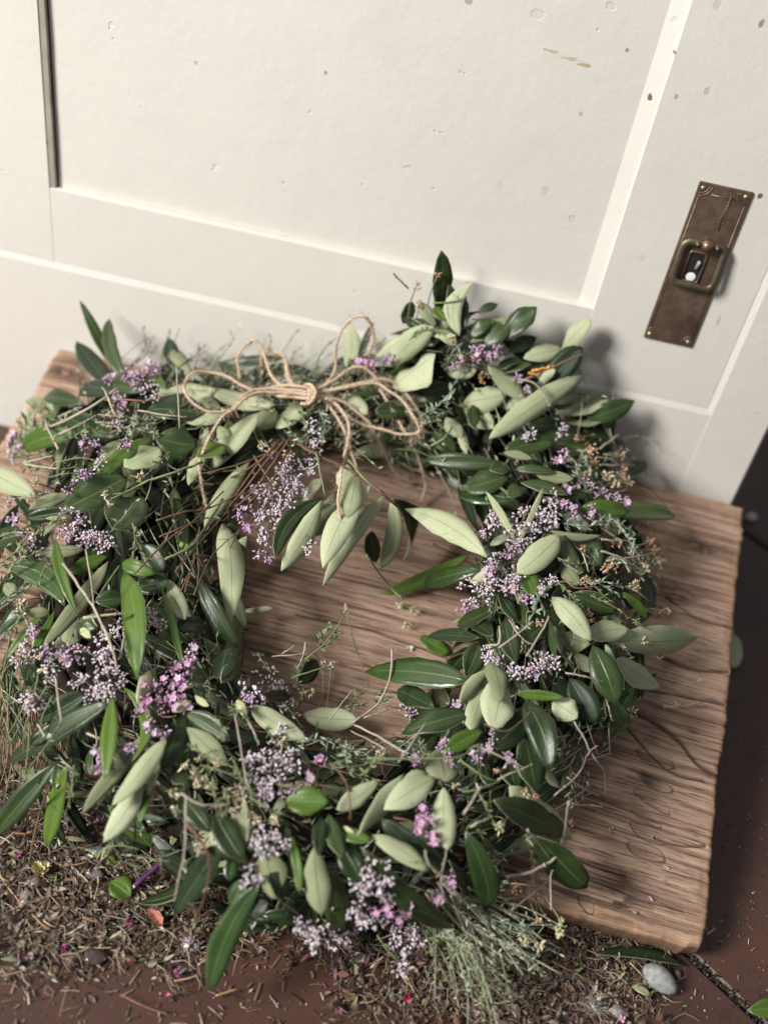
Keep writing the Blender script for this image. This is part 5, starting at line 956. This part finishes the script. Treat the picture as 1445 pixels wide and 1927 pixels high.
# ------------------------------------------------------------------ things lying about, one by one
def floor_leaf(label, B, T, wpx, kind, name='fallen_leaf', lift=.003, arch=.06, fold=.3, side=0.0, shape=1.0, cat='leaf', group=None, roll=0.0):
    b3, t3 = on_floor(*B, lift), on_floor(*T, lift*.8); w = wpx*pxm(b3)
    g = leaf_geo(b3, t3, w, (np.array([0, 0, 1.0]) if kind not in 'poy' else np.array([0, 0, -1.0]))+nrg.normal(size=3)*.15+np.array([0, -roll, 0]), arch if kind not in 'poy' else -arch, side, fold if kind not in 'poy' else -fold*.3, shape, 8, 4, .06)
    zmin = min(v[2] for v in g[0]); g = (g[0]+np.array([0, 0, max(0, .0008-zmin)]), *g[1:])
    o = link(name, make_leaf_mesh(name, *g, [M[UPK[kind]], M[UNK[kind]]])); return tag(o, label, cat, group)
floor_leaf('rolled dark green leaf lying under the lower edge of the board', (1122, 1795), (1290, 1818), 34, 'k', lift=.006, fold=.8, arch=.02)
floor_leaf('small round bright green leaf in the litter by the purple stem', (208, 1660), (247, 1690), 46, 'm', lift=.005, fold=.35, shape=.9)
floor_leaf('dark green round leaf curled in the litter beside the pink petal', (292, 1712), (318, 1722), 28, 'd', lift=.004)
floor_leaf('yellow green leaf alone on the bare tile in the bottom corner', (1490, 1900), (1405, 1902), 34, 'm', lift=.002)
floor_leaf('pale green leaf on the dark floor right of the board', (1372, 1190), (1378, 1258), 40, 'p', lift=.004)
floor_leaf('narrow cream leaf scrap left of the small round green leaf', (215, 1583), (190, 1620), 13, 'y', lift=.006, cat='leaf scrap', name='leaf_scrap')
floor_leaf('pale husk leaf leaning on the purple stem under the wreath', (347, 1550), (322, 1592), 18, 'y', lift=.006, cat='leaf scrap', name='leaf_scrap')
floor_leaf('small cream curl of leaf under the hanging leaves at the floor edge', (76, 1522), (105, 1513), 12, 'y', lift=.006, cat='leaf scrap', name='leaf_scrap')
floor_leaf('thin yellow green pod in the litter beneath the magenta petals', (118, 1577), (165, 1583), 9, 'y', lift=.005, cat='leaf scrap', name='leaf_scrap')
floor_leaf('short green leaf tip lying right of the cream leaf scrap', (203, 1610), (218, 1628), 15, 'm', lift=.006, cat='leaf scrap', name='leaf_scrap')
floor_leaf('dusty grey green leaf lying on tile at the litter edge', (2, 1805), (45, 1809), 9, 'o', lift=.003, cat='leaf scrap', name='leaf_scrap')
floor_leaf('tan leaf scrap across the litter left of the grey stone', (1188, 1857), (1222, 1872), 20, 'y', lift=.005, cat='leaf scrap', name='leaf_scrap')
def tuft(label, px, py, r, c1, c2, nf, seedn):
    q_ = MB(); c0 = on_floor(px, py, r*.55)
    for k in range(nf):
        d = unit(nrg.normal(size=3)*np.array([1.1, .9, .6])); a0 = c0+d*r*rng.uniform(0, .5); d2 = unit(nrg.normal(size=3)); ln = r*rng.uniform(.5, 1.2)
        w3 = [np.array([p[0], p[1], max(.0005, p[2])]) for p in (a0, a0+d2*ln*.5+nrg.normal(size=3)*r*.2, a0+d2*ln*.8+d*ln*.3)]
        q_.tube(w3, .00016, jit(c1 if rng.random() < .7 else c2, .12), 3, .00008, cap=False)
    for k in range(10): q_.blob(c0+nrg.normal(size=3)*r*.22, r*.3, jit(c1, .1))
    return tag(q_.obj('fluff', M['vc'], smooth_=True), label, 'fluff')
def lump(name, label, cat, px, py, r, sc, c1, c2, rough, on='floor', group=None, seedn=0, rot=0.0):
    rr = np.random.default_rng(seedn+5); n, m = 18, 12; vs = []; fs = []
    c = on_floor(px, py, r*sc[2]*.8+.0003) if on == 'floor' else on_board(px, py, r*sc[2]*.8+.0003)
    ph = rr.random(6)*6
    for i in range(m+1):
        th = math.pi*i/m
        for k in range(n):
            a = 2*math.pi*k/n; d = np.array([math.sin(th)*math.cos(a), math.sin(th)*math.sin(a), math.cos(th)])
            k_ = .35 if name == 'stone' else 1.0; b2 = 1+k_*(.12*math.sin(3*d[0]+ph[0])+.12*math.sin(4*d[1]+ph[1])+.08*math.sin(5*d[2]+ph[2]))
            e = d*b2*r*np.array(sc); vs.append((c[0]+e[0]*math.cos(rot)-e[1]*math.sin(rot), c[1]+e[0]*math.sin(rot)+e[1]*math.cos(rot), max(.0004, c[2]+e[2]) if on == 'floor' else c[2]+e[2]))
    for i in range(m):
        for k in range(n): fs.append((i*n+k, (i+1)*n+k, (i+1)*n+(k+1) % n, i*n+(k+1) % n))
    q_ = MB(); q_.add(vs, fs, (1, 1, 1)); o = q_.obj(name, simple(name+'_surface', c1, c2, 350, rough), attr=False); return tag(o, label, cat, group)
lump('stone', 'smooth grey stone on the tile below the corner of the board', 'stone', 1242, 1842, .0098, (1.0, .72, .62), (0.20, 0.205, 0.195), (0.31, 0.31, 0.295), .8, seedn=1, rot=-.5)
lump('husk', 'dark glossy husk lying below the litter on bare tile at left', 'seed husk', 180, 1802, .0060, (1, .7, .5), (0.045, 0.035, 0.034), (0.09, 0.07, 0.068), .15, seedn=2)
lump('husk', 'glassy grey husk at the left end of the litter', 'seed husk', 52, 1690, .0056, (1, .8, .5), (0.14, 0.12, 0.11), (0.24, 0.2, 0.18), .12, seedn=3)
lump('husk', 'grey glossy husk above the narrow brown needle', 'seed husk', 178, 1645, .0052, (1, .8, .5), (0.11, 0.10, 0.10), (0.19, 0.17, 0.16), .15, seedn=4)
lump('husk', 'slate grey husk under the sage leaf tip', 'seed husk', 182, 1602, .0048, (1, .9, .5), (0.08, 0.085, 0.09), (0.15, 0.15, 0.16), .2, seedn=5)
lump('husk', 'brown grey husk between the yellow shell and the glassy husk', 'seed husk', 66, 1662, .0044, (1, .9, .6), (0.12, 0.09, 0.075), (0.2, 0.16, 0.14), .2, seedn=6)
tuft('tuft of white fluff with a pink tint by the long glossy leaf', 354, 1776, .0052, (0.74, 0.70, 0.68), (0.62, 0.36, 0.52), 190, 7)
tuft('dusty grey fluff in the litter below the trailing sprigs', 1118, 1893, .0062, (0.40, 0.37, 0.34), (0.24, 0.2, 0.17), 200, 8)
lump('fluff', 'small white tuft on the floor behind the board corner', 'fluff', 1412, 972, .0040, (1, .9, .9), (0.6, 0.6, 0.6), (0.75, 0.75, 0.75), .9, seedn=9)
lump('pellet', 'cream round pellet on the tile under the white flowers', 'pellet', 679, 1801, .0032, (1, .8, .7), (0.62, 0.56, 0.42), (0.7, 0.65, 0.52), .7, seedn=10)
lump('pellet', 'crumbling grey pellet by the grey fluff', 'pellet', 1165, 1905, .0045, (1, .8, .7), (0.18, 0.17, 0.16), (0.3, 0.28, 0.27), .8, seedn=11)
# broken yellow shell
q = MB(); c0 = on_floor(75, 1640, .0045); sc_ = pxm(c0)
for (dx, dy) in ((-6, -4), (4, 3), (9, -6)):
    for k in range(5):
        a = k*1.25+dx; q.blade(c0+np.array([dx*sc_, -dy*sc_, .0003*k]), np.array([math.cos(a)*.6, math.sin(a), .15]), np.array([0, .3, 1]), .0036, .0040, jit((0.55, 0.50, 0.25), .15), .5, .35)
tag(q.obj('shell', M['vc'], smooth_=False), 'broken pale yellow shell in the litter on the left', 'shell')
q = MB(); c0 = on_floor(306, 1528, .006)
for k in range(14): q.blob(c0+nrg.normal(size=3)*.0016, .0012, jit((0.55, 0.50, 0.06), .25))
tag(q.obj('yellow_bud', M['vc'], smooth_=False), 'bright yellow flower bud in the litter below the board edge', 'flower bud')
# purple stem
w3 = [on_floor(x, y, z) for x, y, z in ((254, 1667, .007), (290, 1636, .011), (325, 1605, .015), (362, 1572, .020))]
q = MB(); s3 = spline(w3, 12); q.tube(s3, .0013, [jit((0.085, 0.022, 0.085), .2) for _ in s3], 7, .0017); q.blob(s3[0], .0016, (0.6, 0.4, 0.42)); tag(q.obj('purple_stem', M['vc']), 'straight dark purple stem leaning over the litter by the green leaf', 'stem')
q = MB(); c0 = on_floor(288, 1722, .005); q.blade(on_floor(278, 1710, .006), on_floor(299, 1742, .003)-on_floor(278, 1710, .006), np.array([.3, 0, 1]), .013, .0072, (0.50, 0.18, 0.13), .3, .15); tag(q.obj('petal', M['vc']), 'salmon pink petal in the litter under the dark curled leaf', 'petal')
for (x, y, s, lab) in ((130, 1571, 1.0, 'magenta floret highest among the litter beside the thin pod'), (35, 1607, .9, 'magenta floret near the left end of the litter'), (183, 1548, .8, 'pale magenta floret between the hanging sage leaves'), (118, 1785, 1.2, 'magenta floret alone where litter meets the bare tile'), (245, 1736, 1.2, 'magenta floret touching the salmon petal'), (330, 1630, 1.5, 'crimson floret beside the purple stem'), (188, 1750, .6, 'tiny magenta floret below the white straw'), (332, 1832, .9, 'magenta floret on the tile left of the long glossy leaf tip'),
                       (764, 1877, 1.5, 'crimson pink petal curl in the lower litter under the sprigs'), (317, 1869, 1.0, 'salmon pink floret on the bare tile left of the long leaf tip'), (57, 1806, .8, 'pale lilac floret on the tile by the dusty grey leaf'), (365, 1552, 1.3, 'pink floret at the top of the purple stem'), (896, 1908, 1.3, 'pale pink floret at the bottom among sprig tips'), (423, 1722, .8, 'magenta floret under the dark hanging leaf'), (1168, 1922, 1.1, 'pale pink floret at the very bottom by the grey pellet')):
    q = MB(); c0 = on_floor(x, y, .0045); col = (0.50, 0.05, 0.32) if 'magenta' in lab and 'pale' not in lab else (0.48, 0.03, 0.14) if 'crimson' in lab else (0.62, 0.36, 0.50) if ('pale' in lab or 'lilac' in lab) else (0.62, 0.22, 0.30)
    for k in range(6):
        a = k*.6+x+rng.uniform(-.5, .5); q.blade(c0+nrg.normal(size=3)*.0004, np.array([math.cos(a), math.sin(a), rng.uniform(.0, 1.2)]), np.array([rng.gauss(0, .8), rng.gauss(0, .8), 1]), .0026*s*rng.uniform(.5, 1.1), .0016*s, jit(col, .25), .35, .2)
    tag(q.obj('floret', M['vc'], smooth_=False), lab, 'floret', 'fallen florets on the floor')
for i, (pts, col, th, lab) in enumerate((((105, 1626, 135, 1629, 163, 1622), (0.42, 0.22, 0.11), 4.5, 'orange brown needle lying level beneath the slate husk'), ((25, 1567, 45, 1569, 62, 1566), (0.36, 0.17, 0.08), 3.5, 'orange brown needle under the leaves at far left'), ((86, 1672, 100, 1690, 113, 1705), (0.40, 0.2, 0.09), 4, 'short orange needle right of the glassy husk'),
        ((0, 1645, 20, 1675, 45, 1705), (0.38, 0.24, 0.14), 4.5, 'long tan stalk crossing the left edge of the litter'), ((62, 1720, 80, 1740, 95, 1748), (0.36, 0.2, 0.1), 3.5, 'bent brown needle below the glassy husk'), ((182, 1632, 186, 1660, 178, 1692), (0.42, 0.32, 0.2), 4, 'upright curved tan straw by the grey glossy husk'), ((152, 1645, 170, 1665, 172, 1690), (0.5, 0.42, 0.3), 3, 'kinked pale straw left of the upright tan straw'),
        ((133, 1757, 150, 1745, 170, 1736), (0.6, 0.56, 0.48), 4, 'white straw lying above the bare tile'), ((157, 1726, 172, 1732, 187, 1735), (0.42, 0.2, 0.08), 4, 'orange needle right above the white straw'), ((150, 1782, 180, 1784, 212, 1783), (0.4, 0.33, 0.22), 3.5, 'pale stalk along the rim of litter above the dark husk'), ((5, 1836, 40, 1828, 68, 1815), (0.3, 0.2, 0.14), 3.5, 'thin brown stalk on the bare tile at bottom left'),
        ((228, 1872, 270, 1893, 318, 1910), (0.25, 0.13, 0.1), 3, 'long dark needle across the bare tile'), ((330, 1846, 355, 1841, 372, 1835), (0.42, 0.3, 0.2), 4, 'tan stalk beside the magenta floret on the tile'), ((408, 1873, 425, 1868, 446, 1861), (0.45, 0.28, 0.13), 4, 'orange stalk at the tip of the long glossy leaf'), ((375, 1815, 385, 1808, 395, 1800), (0.5, 0.3, 0.2), 5, 'reddish bark strip left of the long glossy leaf'),
        ((1040, 1810, 1075, 1828, 1110, 1845), (0.30, 0.15, 0.08), 6, 'brown twig in the litter under the board edge'), ((1185, 1812, 1198, 1825, 1212, 1840), (0.42, 0.40, 0.2), 3, 'thin straw pointing at the grey stone'), ((1330, 1757, 1338, 1752, 1345, 1747), (0.45, 0.3, 0.15), 5, 'small tan chip on the tile right of the board'), ((300, 1880, 330, 1872, 365, 1858), (0.14, 0.07, 0.055), 3, 'faint reddish stalk by the salmon floret'), ((765, 1838, 776, 1860, 788, 1880), (0.35, 0.26, 0.15), 5, 'upright brown sliver under the white flowers'), ((700, 1820, 712, 1808, 722, 1800), (0.5, 0.4, 0.24), 6, 'tan chip of wood right of the cream pellet'))):
    w3 = [on_floor(pts[k], pts[k+1], .0042) for k in range(0, len(pts), 2)]; q = MB(); s3 = spline(w3, 8); r_ = th*.5*pxm(w3[0]); q.tube(s3, r_, [jit(col, .2) for _ in s3], 6, r_*.6); q.blob(s3[0], r_*1.25, jit(col, .3))
    tag(q.obj('straw', M['vc']), lab, 'straw', 'needles and straws on the floor')
# specks resting on the bare part of the board
for (x, y, lab, col, s) in ((1224, 1692, 'pale pink floret chip on the bare wood of the board', (0.6, 0.42, 0.52), 1.0), (1147, 1562, 'tiny cream seed chip on the board left of the gouges', (0.55, 0.42, 0.28), .9), (1252, 1631, 'white speck on the board below the gouges', (0.75, 0.72, 0.62), .7), (1253, 1660, 'dark purple speck on the board near the pink chip', (0.14, 0.07, 0.1), .7), (770, 1217, 'white green petal on the board inside the ring', (0.62, 0.66, 0.5), 1.6), (1195, 1717, 'cream splinter on the board near its lower edge', (0.6, 0.5, 0.3), .7), (1273, 1323, 'cream speck on the board right of the ring', (0.6, 0.52, 0.42), .9), (1313, 1283, 'white speck on the board far right of the ring', (0.7, 0.64, 0.55), .8)):
    q = MB(); c0 = on_board(x, y, .0015)
    for k in range(3): q.blade(c0+nrg.normal(size=3)*.0005, BU*rng.gauss(0, 1)+BV*rng.gauss(0, 1), BN+nrg.normal(size=3)*.2, .0022*s, .0013*s, jit(tuple(v*.75 for v in col), .15), .3, .2)
    tag(q.obj('petal_chip', M['vc'], smooth_=False), lab, 'plant chip')
